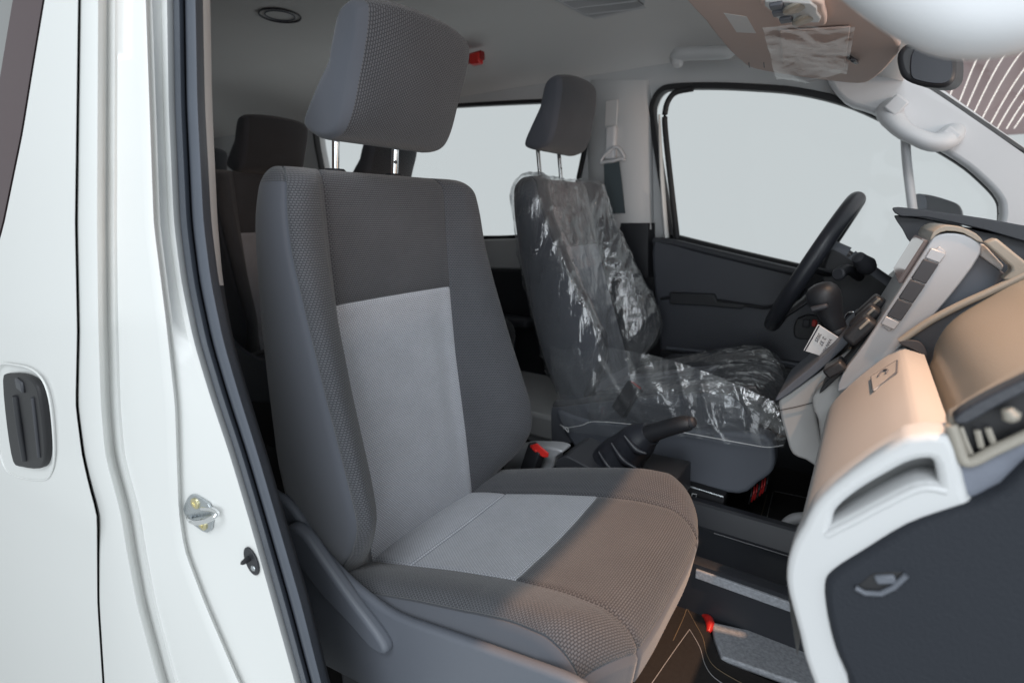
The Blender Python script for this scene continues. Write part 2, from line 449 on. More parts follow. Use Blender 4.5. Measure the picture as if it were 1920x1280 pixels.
# ---- sliding door behind the front doorway
door = thing('sliding_door', 'white sliding side door with a black handle and tinted window', 'door', (-1.3, .27, -1.05))
t_glass = table([(-160, 112), (0, 84), (120, 64), (250, 43), (420, 8), (470, -6), (520, -25)], 5)
P = []
for py in ROWS:
    g, k = t_gap(py), tb(py)
    lf = t_glass(py) if py < 470 else -30
    if 470 <= py < 520: lf = -25
    row = []
    for f in np.linspace(0, 1, 14):
        px_ = lf + (g - 2 - lf) * f
        bulge = float(np.interp(py - .58 * px_, [600, 780, 850, 880, 930, 1000, 1450], [0, -.001, -.004, -.0045, .001, .005, .016]))
        row.append(tuple(at(px_, py, .266 + k + bulge)))
    row.append(tuple(at(g - .6, py, .270 + k + bulge))); row.append(tuple(at(g - .3, py, .30 + k)))
    P.append(row)
split = next(i for i, py in enumerate(ROWS) if py >= 520)
up = up_rows(P)
off_ = len(up) - len(P)
grid('door_panel', np.array(up), 'paint_white', door, angle=60)
grid('rear_door_panel', np.array([[(-4.0, P[i][0][1], P[i][0][2]), (-2.6, P[i][0][1], P[i][0][2]), P[i][0]] for i in range(split, len(P))]), 'paint_white', door, angle=60)
Pb, Pg = [], []
for py in [r for r in ROWS if r < 520]:
    k = tb(py); e = t_glass(py)
    wd = float(np.interp(py, [0, 500], [60, 60]))
    Pb.append([tuple(at(e + 1, py, .270 + k)), tuple(at(e - 4, py, .2665 + k)), tuple(at(e - wd * .5, py, .2665 + k)), tuple(at(e - wd, py, .2665 + k))])
    Pg.append([tuple(at(e - wd, py, .2668 + k)), tuple(at(e - wd - 40, py, .2668 + k)), tuple(at(e - wd - 70, py, .2668 + k))])
mat('glass_border', (.075, .052, .056), .4, spec=.2)
grid('window_border', np.array(up_rows(Pb)), 'glass_border', door, angle=60)
Pg = up_rows(Pg)
grid('window_glass', np.array([[(-4.0, r[-1][1], r[-1][2])] + r[::-1] for r in Pg]), 'dark_glass', door, angle=60)
# gap backing
P = [[tuple(at(t_gap(py) - 4, py, .292 + tb(py))), tuple(at(t_gap(py) + 5, py, .292 + tb(py)))] for py in ROWS]
grid('door_gap', np.array(up_rows(P)), 'gap_black', van)
# handle: recessed cup, black frame, pull bar
rim = pix3([(-6, 690), (30, 684), (70, 700), (92, 745), (101, 830), (98, 880), (78, 900), (20, 888), (0, 850), (-12, 760)], .2615, 5)
tube('handle_cup', rim, .0016, 'paint_white', door, n=8, smooth=0, closed=True, up=(0, 1, 0))
hb = extrude('handle', pix3([(4, 712), (14, 701), (44, 704), (66, 722), (76, 765), (83, 830), (82, 866), (70, 879), (40, 876), (24, 866), (12, 800)], .254, 3), (0, .012, 0), 'rubber_black', door, bevel=.004)
box('handle_cap', at(38, 722, .2525), (.030, .006, .020), 'plastic_dark', hb, bevel=.003, rot=(0, .12, 0))
tube('handle_grip', [at(30, 742, .2525), at(37, 800, .251), at(47, 862, .2525)], .005, 'plastic_black', hb, n=10)
tube('handle_grip', [at(62, 745, .253), at(68, 800, .2525), at(74, 856, .253)], .003, 'plastic_dark', hb, n=8)
# ---- door striker and courtesy-light switch on the jamb
def jframe(px, py):
    c = jamb(px, py); u = (jamb(px + 12, py) - jamb(px - 12, py)).normalized(); v = (jamb(px, py - 12) - jamb(px, py + 12)).normalized()
    n = u.cross(v).normalized()
    if n.dot(c) > 0: n = -n
    v = n.cross(u) if n.cross(u).dot(v) > 0 else -n.cross(u)
    return c, u, v, n
c, u, v, n = jframe(379, 960)
st = thing('door_striker', 'zinc plated door striker loop bolted to the white door pillar', 'striker', c)
def on(a, b, d=0.0): return c + u * a + v * b + n * d
s_ = .00062
outl = [on((a - 379) * s_ * 1.75, (960 - b) * s_ * 1.12, .0005) for a, b in [(345, 950), (350, 942), (364, 925), (373, 918), (382, 918), (392, 925), (406, 938), (408, 955), (400, 980), (392, 996), (382, 1003), (372, 1000), (352, 982), (345, 972)]]
extrude('striker_plate', outl, n * .004, 'zinc', st, bevel=.001)
for b in (-.0165, .0165):
    lathe('bolt', on(.000, b, .004), n, [(.0085, 0), (.0085, .002), (.007, .003), (.0035, .003), (.003, .0015)], 'brass', st, n=16)
tube('striker_loop', [on(-.028, -.004, .004), on(-.012, -.006, .012), on(.014, -.006, .017), on(.040, -.002, .016), on(.052, .003, .010), on(.036, .007, .005), on(.012, .008, .004)], .0036, 'chrome', st, n=10)
c, u, v, n = jframe(474, 1050)
sw = thing('door_light_switch', 'small black plunger switch on the white pillar beside the seal', 'switch', c)
ov = [on(.0125 * math.cos(t) * 1.0, .021 * math.sin(t) * (1 if math.sin(t) > 0 else 1), .0004) for t in np.linspace(0, 2 * math.pi, 24, endpoint=False)]
extrude('switch_base', ov, n * .003, 'plastic_black', sw, bevel=.001)
lathe('plunger', on(-.001, .005, .003), n, [(.004, 0), (.004, .006), (.003, .011), (.0012, .0135)], 'rubber_black', sw, n=14)
lathe('screw', on(.001, -.0095, .003), n, [(.0042, 0), (.0042, .001), (.0034, .0018), (.002, .0012)], 'zinc', sw, n=14)

# ================================================================== SEATS
CY = .74                                            # centre line of the near seat
HINGE = Vector((-.78, 0, -.60))
w_t = table([(-.68, .215), (-.60, .235), (-.52, .252), (-.42, .258), (-.30, .252), (-.15, .246), (-.05, .243), (.0, .240), (.035, .234), (.08, .222)])
xs_t = table([(-.68, -.695), (-.62, -.70), (-.5, -.714), (-.3, -.739), (-.155, -.75), (-.07, -.755), (.08, -.760)])
xC_t = table([(-.68, -.74), (-.60, -.685), (-.54, -.632), (-.48, -.604), (-.42, -.612), (-.28, -.660), (-.15, -.700), (-.06, -.724), (.04, -.736), (.08, -.745)])
xb_t = table([(-.68, -.80), (-.53, -.815), (-.4, -.828), (-.3, -.840), (-.18, -.850), (-.085, -.850), (-.02, -.848), (.046, -.842), (.08, -.838)])
ZTOP, RTOP = .074, .036
FR = [0, .10, .26, .5, .74, .90]
def back_ring(z):
    k = 1.0
    zz = min(z, ZTOP)
    if zz > ZTOP - RTOP: k = max(0, 1 - ((zz - (ZTOP - RTOP)) / RTOP) ** 2.4) ** (1 / 2.4)
    w, xs, xC, xb = w_t(z), xs_t(z), xC_t(z), xb_t(z); ins = .15 + .004 * max(0, (-z - .3))
    xC = max(xC, xs + .004)
    half = [(0, xs - .010), (ins * .55, xs - .008), (ins, xs), (ins + .42 * (w - ins), xs + .62 * (xC - xs) + .014), (w - .020, xC + .010), (w, xC - .008), (w + .006, .55 * xC + .45 * xb), (w - .004, xb + .022), (w - .03, xb + .002), (w * .5, xb), (0, xb)]
    pts = [(-a, x) for a, x in half[::-1]] + half[1:]
    mid = (xs + xb) / 2
    out = []
    for a, x in pts:
        out.append(Vector((mid + (x - mid) * (.12 + .88 * k), a * (1 - .10 * (1 - k)), zz)))
    ring = []
    L = len(out)
    for i in range(L - 1):
        p0, p1, p2, p3 = out[max(i - 1, 0)], out[i], out[i + 1], out[min(i + 2, L - 1)]
        for t in FR:
            ring.append(.5 * ((2 * p1) + (p2 - p0) * t + (2 * p0 - 5 * p1 + 4 * p2 - p3) * t * t + (3 * p1 - p0 - 3 * p2 + p3) * t ** 3))
    ring.append(out[-1])
    return [tuple(p) for p in ring]
Z1 = list(np.linspace(-.68, -.165, 30)) + [-.159, -.153, -.147] + list(np.linspace(-.135, ZTOP - RTOP, 10)) + [ZTOP - RTOP + RTOP * math.sin(t) for t in np.linspace(.15, math.pi / 2, 10)]
BP = np.array([back_ring(z) for z in Z1])
ISEAM = 31
ISIDE = min(range(len(Z1)), key=lambda i: abs(Z1[i] - .050))
nF = len(FR)
# ring index of control points: half has 11 -> pts index 0..20; p1 seams at 8 and 12, corner seams at 5 and 15
JB = {k: k * nF for k in range(21)}
JS_N, JI_N, JI_F, JS_F = JB[5], JB[8], JB[12], JB[15]
N_ = normals(BP)
if N_[10, JB[10]][0] < 0: N_ = -N_
def groove(Pa, Nn, js=(), is_=(), depth=.0035, jr=None):
    Q = Pa.copy()
    for j in js: Q[:, j] -= Nn[:, j] * depth
    for i in is_:
        a, b = jr or (0, Pa.shape[1])
        Q[i, a:b] -= Nn[i, a:b] * depth
    return Q
BPG = groove(BP, N_, (JS_N, JI_N, JI_F, JS_F), (ISEAM,), .0038, (JI_N, JI_F + 1))
BUV = arc_uv(BP)
# cushion: rows run front-to-back along x, columns across
CW = .25
zi_t = table([(-.80, -.665), (-.72, -.640), (-.60, -.603), (-.50, -.572), (-.385, -.541), (-.30, -.525), (-.24, -.522), (-.10, -.522)], 7)
def cush_row(s):
    """s: 0..1 along the top from the rear, 1..2 over the nose and down the front"""
    if s <= 1: x = -.80 + s * (.80 - .245); dz = 0; dx = 0
    else:
        q = (s - 1); x = -.245; ang = min(q, .62) / .62 * math.radians(82)
        r = .062
        dx = r * math.sin(ang); dz = -(r - r * math.cos(ang))
        if q > .62: dz -= (q - .62) / .38 * .055; dx -= (q - .62) * .02
    zi = zi_t(x)
    half = [(0, 0, 0), (.08, .001, 0), (.15, .003, 0), (.175, .015, 0), (.205, .026, 0), (.233, .026, 0), (.249, .012, 0), (.254, -.012, 0), (.252, -.055, 0), (.246, -.115, 0)]
    pts = [(-a, b) for a, b, _ in half[::-1]] + [(a, b) for a, b, _ in half[1:]]
    out = []
    for a, b in pts:
        taper = max(0, (abs(a) - .10) / .15)
        back = .045 * taper ** 2.2 * (min(1, max(0, (x + dx + .40) / .18)))
        shrink = 1 - .05 * max(0, s - 1)
        zz = zi + dz + b * (1 - .5 * max(0, min(1, s - 1)))
        out.append(Vector((x + dx - back, a * shrink, zz)))
    ring = []; L = len(out)
    for i in range(L - 1):
        p0, p1, p2, p3 = out[max(i - 1, 0)], out[i], out[i + 1], out[min(i + 2, L - 1)]
        for t in FR:
            ring.append(.5 * ((2 * p1) + (p2 - p0) * t + (2 * p0 - 5 * p1 + 4 * p2 - p3) * t * t + (3 * p1 - p0 - 3 * p2 + p3) * t ** 3))
    ring.append(out[-1])
    return [tuple(p) for p in ring]
def s_of(x): return (x + .80) / .555
S1 = sorted(set([round(v, 5) for v in list(np.linspace(0, 1, 26)) + list(np.linspace(1.04, 2, 18)) + [s_of(-.605) + d for d in (-.011, 0, .011)] + [s_of(-.386) + d for d in (-.011, 0, .011)]]))
IC1 = S1.index(round(s_of(-.605), 5)); IC2 = S1.index(round(s_of(-.386), 5)); INOSE = min(range(len(S1)), key=lambda i: abs(S1[i] - 1.62))
CP = np.array([cush_row(s) for s in S1])
CN = normals(CP)
if CN[8, CP.shape[1] // 2][2] < 0: CN = -CN
# half has 10 -> 19 pts; seams: a=.15 at idx 9-2=7 and 11 ; knit/smooth edge a=.25 idx 9-6=3 and 15
CJ = {k: k * nF for k in range(19)}
CS_N, CI_N, CI_F, CS_F = CJ[3], CJ[7], CJ[11], CJ[15]
# the rear strip rises as a roll, the middle sinks a little
for i, s in enumerate(S1):
    for j in range(CI_N, CI_F + 1):
        f = math.sin(math.pi * (j - CI_N) / (CI_F - CI_N))
        if i < IC1: CP[i, j, 2] += .010 * math.sin(math.pi * min(1, max(0, (s - s_of(-.735)) / (s_of(-.605) - s_of(-.735))))) * f ** .4
        elif s < 1: CP[i, j, 2] -= .006 * f * math.sin(math.pi * min(1, (s - s_of(-.605)) / (1 - s_of(-.605))))
CPG = groove(CP, CN, (CS_N, CI_N, CI_F, CS_F), (), .004)
CPG = groove(CPG, CN, (), (IC1,), .005, (CI_N, CI_F + 1)); CPG = groove(CPG, CN, (), (IC2,), .0022, (CI_N, CI_F + 1))
CPG = groove(CPG, CN, (), (INOSE,), .004, (CS_N, CS_F + 1))
CUV = arc_uv(CP)
# headrest: closed side profile swept across
def head_rows():
    prof = [(-.640, .300), (-.650, .255), (-.672, .200), (-.700, .155), (-.735, .128), (-.785, .122), (-.822, .138), (-.826, .152), (-.800, .186), (-.762, .232), (-.715, .285), (-.690, .313), (-.665, .322), (-.648, .315)]
    base = cat_rom([Vector((a, 0, b)) for a, b in prof], 4, True)
    cx, cz = -.735, .215
    rows = []
    ys = [-.134, -.133, -.128, -.121, -.114, -.095, -.07, -.035, 0, .035, .07, .095, .114, .121, .128, .133, .134]
    for y in ys:
        a = abs(y)
        e = max(0, (a - .114) / .020); inset = .014 * (1 - math.sqrt(max(0, 1 - min(1, e) ** 2)))
        row = []
        for p in base:
            d = Vector((p.x - cx, 0, p.z - cz)); L = d.length
            q = Vector((p.x, y, p.z)) - d * (inset / L)
            fr = max(0, min(1, (p.x + .75) / .08))
            q.x -= fr * .030 * (a / .134) ** 2.4
            q.z -= max(0, (p.z - .24) / .09) * .010 * (a / .134) ** 3
            row.append(tuple(q))
        rows.append(row)
    return np.array(rows)
HR = head_rows()
def build_seat(name, label, group, ctr, recline=0.0, lever=True, head=0.0, shield=True):
    ox, oy, oz = ctr
    t = thing(name, label, 'seat', (ox - .48, oy, -1.02), group)
    off = np.array([ox, oy, oz])
    hg = HINGE + Vector(ctr)
    B = BPG + off
    bk = grid('backrest', B, 'cloth_smooth', t, BUV, 0, ISIDE, 0, JS_N, origin=hg)
    grid('side_panel', B, 'cloth_smooth', bk, BUV, 0, ISIDE, JS_F, None, origin=hg)
    grid('shoulder', B, 'knit_dark', bk, BUV, ISIDE, None, 0, JS_N, origin=hg)
    grid('shoulder', B, 'knit_dark', bk, BUV, ISIDE, None, JS_F, None, origin=hg)
    grid('bolster', B, 'knit_dark', bk, BUV, 0, None, JS_N, JI_N, origin=hg)
    grid('bolster', B, 'knit_dark', bk, BUV, 0, None, JI_F, JS_F, origin=hg)
    grid('lower_insert', B, 'knit_light', bk, BUV, 0, ISEAM, JI_N, JI_F, origin=hg)
    grid('upper_insert', B, 'knit_dark', bk, BUV, ISEAM, None, JI_N, JI_F, origin=hg)
    # top closing strip
    top = B[-1]; n2 = len(top)
    a = [top[j] for j in range(n2)]
    cap = np.array([[a[j], a[n2 - 1 - j]] for j in range(0, n2 // 2 + 1)])
    # headrest with its posts
    H = HR + off + np.array([head * .12, 0, head])
    HU = arc_uv(H)
    ncol = H.shape[1]
    Hc = np.concatenate([H, H[:, :1]], axis=1); HUc = arc_uv(Hc)
    hd = grid('headrest', Hc[3:-3], 'knit_dark', t, HUc[3:-3], angle=60, origin=hg)
    for r0, r1 in ((0, 3), (len(H) - 4, len(H) - 1)):
        V = [tuple(p) for i in range(r0, r1 + 1) for p in H[i]]
        w = ncol; Fc = [(i * w + j, i * w + (j + 1) % w, (i + 1) * w + (j + 1) % w, (i + 1) * w + j) for i in range(r1 - r0) for j in range(w)]
        e = 0 if r0 == 0 else r1 - r0
        cidx = len(V); mid = H[r0 + e].mean(axis=0); V.append(tuple(mid + np.array([0, -.004 if r0 == 0 else .004, 0])))
        mids = []
        for j in range(w):
            V.append(tuple(.5 * H[r0 + e][j] + .5 * mid + np.array([0, -.003 if r0 == 0 else .003, 0])))
        for j in range(w):
            j2 = (j + 1) % w
            Fc.append((e * w + j, e * w + j2, cidx + 1 + j2, cidx + 1 + j)); Fc.append((cidx + 1 + j, cidx + 1 + j2, cidx))
        mk('headrest_side', V, Fc, 'cloth_smooth', hd, angle=60, origin=hg)
    for yy in (-.085, .058):
        p0 = Vector((-.812, yy, .05)) + Vector(ctr); p1 = Vector((-.800, yy, .15 + head)) + Vector(ctr)
        po = tube('post', [p0, (p0 + p1) / 2, p1], .0068, 'chrome', hd, n=14)
        for kk in (.35, .62):
            q = p0.lerp(p1, kk + .15); 
            if yy > 0: lathe('notch', q + Vector((.0045, -.003, 0)), (.8, -.6, 0), [(.0035, 0), (.0035, .0035)], 'plastic_black', hd, n=10)
        lathe('post_guide', Vector((-.812, yy, ZTOP - .006)) + Vector(ctr), (0.05, 0, 1), [(.019, 0), (.019, .008), (.016, .011), (.009, .011)], 'plastic_black', bk, n=20)
    # cushion
    C = CPG + off
    cu = grid('cushion', C, 'cloth_smooth', t, CUV, 0, None, 0, CS_N)
    grid('cushion_side', C, 'cloth_smooth', cu, CUV, 0, None, CS_F, None)
    grid('front_skirt', C, 'cloth_smooth', cu, CUV, INOSE, None, CS_N, CS_F)
    grid('bolster', C, 'knit_dark', cu, CUV, 0, INOSE, CS_N, CI_N)
    grid('bolster', C, 'knit_dark', cu, CUV, 0, INOSE, CI_F, CS_F)
    grid('rear_insert', C, 'knit_light', cu, CUV, 0, IC1, CI_N, CI_F)
    grid('middle_insert', C, 'knit_light', cu, CUV, IC1, IC2, CI_N, CI_F)
    grid('front_insert', C, 'knit_dark', cu, CUV, IC2, INOSE, CI_N, CI_F)
    # under-seat base
    Vp = Vector(ctr)
    extrude('seat_base', [Vp + Vector(p) for p in [(-.78, -.20, -.66), (-.26, -.20, -.63), (-.24, -.20, -.70), (-.30, -.20, -.98), (-.76, -.20, -.98)]], (0, .40, 0), 'plastic_black', t, bevel=.01)
    # side shield with recline lever
    sy = -.262
    def sp(x, z, y=sy): return Vp + Vector((x, y, z))
    sh = [(-.84, -.50), (-.80, -.47), (-.755, -.485), (-.70, -.532), (-.64, -.562), (-.585, -.577), (-.52, -.583), (-.42, -.566), (-.30, -.545), (-.225, -.534), (-.203, -.548), (-.202, -.60), (-.25, -.69), (-.60, -.76), (-.86, -.76)]
    if shield: extrude('side_shield', cat_rom([sp(a, b, -.270) for a, b in sh], 3, True), (0, .016, 0), 'plastic_charcoal', t, bevel=.007, seg=4)
    extrude('side_shield', cat_rom([Vp + Vector((min(a, -.26), .215, b - .07)) for a, b in sh], 3, True), (0, .035, 0), 'plastic_charcoal', t, bevel=.012, seg=4)
    if lever:
        lv = [(-.735, -.497), (-.70, -.505), (-.66, -.535), (-.60, -.578), (-.545, -.613), (-.527, -.634), (-.537, -.648), (-.565, -.648), (-.61, -.628), (-.68, -.600), (-.735, -.560), (-.76, -.52)]
        extrude('recline_lever', cat_rom([sp(a, b, -.288) for a, b in lv], 4, True), (0, .022, 0), 'plastic_charcoal', t, bevel=.008, seg=4)
    if recline:
        for o in (bk, hd):
            o.rotation_euler = (0, recline, 0)
    return t
near_seat = build_seat('front_seat', 'grey and charcoal front passenger seat nearest the open doorway, uncovered', 'van seats', (0, CY, 0))

DRV = (.02, 1.66, .055); DREC = -math.radians(12)
driver_seat = build_seat('front_seat', 'driver seat behind the steering wheel, wrapped in clear plastic', 'van seats', DRV, DREC, False, .040, False)
extrude('seat_skirt', cat_rom([at(a, b, 1.40) for a, b in [(1040, 770), (1100, 786), (1200, 796), (1300, 803), (1400, 812), (1442, 820), (1452, 848), (1448, 884), (1420, 906), (1385, 927), (1300, 911), (1190, 884), (1100, 856), (1076, 838)]], 3, True), (0, .06, 0), 'plastic_charcoal', driver_seat, bevel=.022, seg=5)
rear_near = build_seat('bench_seat', 'dark second row seat seen between the door pillar and front seat', 'van seats', (-1.235, 1.30, .085), 0, False, -.052)
rear_far = build_seat('bench_seat', 'second row seat whose headrest shows between the front headrest posts', 'van seats', (-1.05, 1.72, .04), 0, False, -.052)
rear_back = build_seat('bench_seat', 'dark third row seat furthest back under the tailgate window', 'van seats', (-1.90, 1.34, .03), 0, False, -.052)

def atp(px, py, a, b, c=0.0, lift=0.0):          # meets the sloping plane z = a + b*x + c*y
    v = ray(px, py); t = (a - lift) / (v.z - b * v.x - c * v.y); return v * t

# ================================================================== VAN BODY, far side and shell
YF = 2.12
WIN_R = [(592, 232), (640, 218), (720, 207), (860, 196.5), (1010, 188.5), (1090, 186), (1108, 192), (1110, 205), (1098, 290), (1072, 400), (1050, 430), (1000, 443), (905, 447), (760, 442), (640, 430), (618, 400), (605, 330)]
WIN_D = [(1222, 225), (1225, 190), (1240, 168), (1265, 160), (1330, 158), (1400, 160), (1500, 168), (1600, 193), (1700, 240), (1800, 296), (1850, 336), (1880, 370), (1886, 400), (1880, 440), (1850, 500), (1700, 545), (1490, 502), (1275, 450), (1258, 440), (1240, 345)]
hr = pix(WIN_R, YF, 4); hd_ = pix(WIN_D, YF, 4)
outer = [(-4.0, -.55), (-4.0, .52), (-2.5, .54), (-1.2, .545), (-.6, .545), (-.3, .49), (-.1, .43), (.02, .385), (.34, .14), (.75, -.17), (.75, -.55)]
plate('side_wall', outer, [hr, hd_], YF + .03, .06, 'trim_grey', van, bevel=.004)
# black rubber round each window opening, then the pane
def ring_band(name, outl, y, inw, m, parent, thick=.03, n=4):
    q = [Vector((a, 0, b)) for a, b in pix(outl, y, n)]
    c = sum(q, Vector()) / len(q); L = len(q); inn = []
    for i, p in enumerate(q):
        t = (q[(i + 1) % L] - q[i - 1]).normalized(); nn = Vector((-t.z, 0, t.x))
        if nn.dot(c - p) < 0: nn = -nn
        inn.append(p + nn * inw)
    return plate(name, [(p.x, p.z) for p in q], [[(p.x, p.z) for p in inn]], y, thick, m, parent, bevel=.003)
wr = ring_band('window_seal', WIN_R, YF - .004, .010, 'rubber_black', van)
plate('window_pane', pix(WIN_R, YF, 4), [], YF + .045, .004, 'clear_glass', van)
# roof lining
ztop = table([(-4.1, .66), (-2.6, .70), (-.75, .70), (-.62, .69), (-.45, .615), (-.25, .505), (-.1, .43), (.0, .385), (.03, .37)], 7)
zside = table([(-4.1, .50), (-1.2, .53), (-.6, .535), (-.35, .50), (-.15, .44), (.0, .385), (.03, .365)], 5)
P = []
for x in np.linspace(-4.1, .02, 60):
    zt, zs = ztop(x), zside(x); d = max(.004, zt - zs)
    half = [(2.125, 0), (2.115, .10), (2.09, .28), (2.04, .52), (1.96, .75), (1.84, .92), (1.70, .985), (1.45, 1.0), (1.22, 1.0)]
    row = [(x, y, zs + d * f) for y, f in half] + [(x, 2.44 - y, zs + d * f) for y, f in half[::-1][1:]]
    P.append(row)
grid('roof_lining', np.array(P), 'headliner', van, solid=0.006, angle=60)
P = [[(x, y, z) for y, z in [(.41, .60), (.40, .66), (.46, .73), (.62, .775), (1.22, .80), (1.85, .775), (2.05, .73), (2.16, .66), (2.20, .55)]] for x in np.linspace(-4.1, -.45, 12)]
grid('roof_panel', np.array(P), 'paint_white', van, angle=50)
# tail end with the rear window
hole = [(a, b) for a, b in [(.62, -.05), (.62, .40), (.72, .46), (1.3, .475), (1.72, .46), (1.80, .40), (1.80, -.05)]]
tail = plate('tail_wall', [(.28, -.6), (.28, .5), (.6, .68), (1.8, .68), (2.14, .5), (2.14, -.6)], [hole], 0, .05, 'trim_grey', van, deform=lambda p: Vector((-3.98 + p.y, p.x, p.z)))
plate('tail_window', hole, [], 0, .004, 'clear_glass', van, deform=lambda p: Vector((-4.02 + p.y, p.x, p.z)))
# driver-side B pillar trim, with a soft vertical fold
P = []
for py in np.linspace(150, 430, 24):
    k = (py - 150) / 280
    xs_ = [(1098 + 6 * k, 2.12), (1108 + 8 * k, 2.085), (1122 + 10 * k, 2.07), (1155 + 22 * k, 2.06), (1182 + 16 * k, 2.058), (1190 + 16 * k, 2.066), (1208 + 12 * k, 2.072), (1219 + 5 * k, 2.09), (1222 + 5 * k, 2.125)]
    P.append([tuple(at(a, py, y + (.03 * (1 - min(1, k * 4))))) for a, y in xs_])
grid('b_pillar_trim', np.array(P), 'trim_grey', van, angle=60)
P = []
for py in np.linspace(418, 520, 8):
    P.append([tuple(at(a, py, y)) for a, y in [(1140, 2.07), (1190, 2.055), (1215, 2.06), (1228, 2.10)]])
grid('lower_pillar_cover', np.array(P), 'plastic_black', van)
# far A-pillar trim, running forward and down beside the windscreen
AP = [(1560, 140), (1640, 148), (1690, 148), (1745, 168), (1800, 205), (1860, 248), (1960, 318), (2060, 388), (2060, 560), (1890, 500), (1888, 400), (1881, 368), (1850, 333), (1800, 293), (1700, 237), (1640, 205), (1590, 186)]
plate('a_pillar_trim', pix(AP, 2.06, 3), [], 2.075, .05, 'plastic_light', van, bevel=.012)
tube('windscreen_edge', [at(1700, 145, 2.045), at(1745, 166, 2.045), at(1860, 244, 2.045), at(2060, 384, 2.045)], .0085, 'rubber_black', van, n=8)
# windscreen glass
P = []
for f in np.linspace(0, 1, 10):
    x = .02 + .85 * f; z = .375 - .62 * f
    P.append([(x + .10 * (1 - ((y - 1.22) / .85) ** 2), y, z) for y in np.linspace(.38, 2.07, 14)])
grid('windscreen', np.array(P), 'clear_glass', van, angle=60)
# lower side trim beside the rear seats
extrude('rear_side_trim', pix3([(700, 452), (905, 449), (1000, 446), (1120, 440), (1120, 508), (1010, 505), (905, 503), (700, 500)], 2.085), (0, .05, 0), 'trim_grey', van, bevel=.008)
extrude('rear_lower_trim', pix3([(600, 504), (905, 505), (1010, 507), (1120, 510), (1250, 520), (1250, 900), (600, 800)], 2.08), (0, .06, 0), 'plastic_black', van, bevel=.008)
box('rear_arm_rest', at(962, 602, 2.04), (.20, .07, .05), 'plastic_dark', van, bevel=.02, seg=4)
# the near side behind the front doorway: lining and the darker lower panels
extrude('near_side_lining', [Vector(p) for p in [(-4.0, .40, -1.0), (-1.0, .40, -1.0), (-1.0, .40, .52), (-4.0, .40, .52)]], (0, .02, 0), 'plastic_dark', van)
mat('plastic_tray', (.024, .026, .032), .42, bump_s=600, bump_a=.2, noise_s=5, noise_a=.1)
# floor pan and the steps beside the front seats
ZF = -.905
box('floor', (-1.6, 1.2, ZF - .17), (5.2, 1.64, .06), 'carpet_black', van, bevel=0)
box('cab_floor', (.05, 1.22, ZF - .012), (1.5, 1.70, .02), 'carpet_black', van, bevel=0)
box('rear_step', (-1.5, 1.86, -.78), (1.7, .46, .10), 'trim_grey', van, bevel=.015)
# centre tunnel: grey step strip, dark riser, ledge, tray and far rim
extrude('step_plate', [atz(a, b, ZF + .004) for a, b in [(1334, 1176), (1520, 1216), (1640, 1240), (1640, 1340), (1490, 1291), (1352, 1242), (1338, 1205)]], (0, 0, .016), 'step_grey', van, bevel=.004)
prof = [(1.11, ZF - .02), (1.112, -.792), (1.113, -.770), (1.122, -.766), (1.136, -.765), (1.144, -.769), (1.150, -.788), (1.156, -.792), (1.300, -.797), (1.312, -.793), (1.334, -.746), (1.340, -.741), (1.358, -.740), (1.366, -.748), (1.372, -.92)]
V = [(x, y, z) for x in (-.75, .30) for y, z in prof]; n_ = len(prof)
mk('tunnel_tray', V, [(i, i + 1, n_ + i + 1, n_ + i) for i in range(n_ - 1)], 'plastic_tray', van, angle=25)
extrude('tunnel_strip', [Vector(p) for p in [(-.235, 1.107, -.802), (.30, 1.107, -.802), (.30, 1.107, -.780), (-.235, 1.107, -.780)]], (0, .010, 0), 'step_grey', van, bevel=.002)
tube('tray_line', [Vector((-.24, 1.303, -.7955)), Vector((.30, 1.303, -.7955))], .0008, 'stitch', van, n=5, smooth=0)
extrude('seat_riser', [Vector(p) for p in [(-1.05, 1.02, -.98), (-.30, 1.02, -.98), (-.30, 1.02, -.80), (-1.05, 1.02, -.80)]], (0, .09, 0), 'rubber_black', van, bevel=.01)
extrude('driver_floor', [Vector(p) for p in [(-.6, 1.39, ZF - .02), (.4, 1.39, ZF - .02), (.4, 2.1, ZF - .02), (-.6, 2.1, ZF - .02)]], (0, 0, .03), 'carpet_black', van)
# doorway sill and floor mat on the passenger side
def mat_thing(name, label, pts, z, lines, mt='carpet_brown'):
    q = [atz(a, b, z) for a, b in pts]
    t = thing(name, label, 'floor mat', sum(q, Vector()) / len(q))
    extrude('mat', q, (0, 0, -.008), mt, t, bevel=.002)
    for col, l in lines:
        tube('stitching', [atz(a, b, z + .001) for a, b in l], .0008, col, t, n=6, smooth=4)
    return t
mat_thing('floor_mat', 'dark brown passenger floor mat with pale stitched border', [(1180, 1190), (1240, 1120), (1298, 1115), (1306, 1128), (1322, 1160), (1335, 1195), (1350, 1232), (1365, 1242), (1480, 1290), (1470, 1380), (1000, 1500), (1000, 1330)], ZF + .012,
    [('stitch', [(1200, 1310), (1222, 1280), (1260, 1225), (1293, 1179)]), ('stitch', [(1293, 1179), (1312, 1212), (1322, 1245), (1340, 1270), (1380, 1295)]), ('stitch_tan', [(1284, 1132), (1302, 1165), (1318, 1195), (1326, 1228), (1345, 1253), (1400, 1285)]), ('stitch_tan', [(1230, 1150), (1276, 1112), (1288, 1138), (1262, 1200)])])
tube('mat_clip', [atz(1318, 1152, ZF + .012), atz(1328, 1160, ZF + .014), atz(1332, 1172, ZF + .014), atz(1328, 1184, ZF + .012)], [.004, .010, .010, .004], 'red_plastic', bpy.data.objects['floor_mat'], n=10)
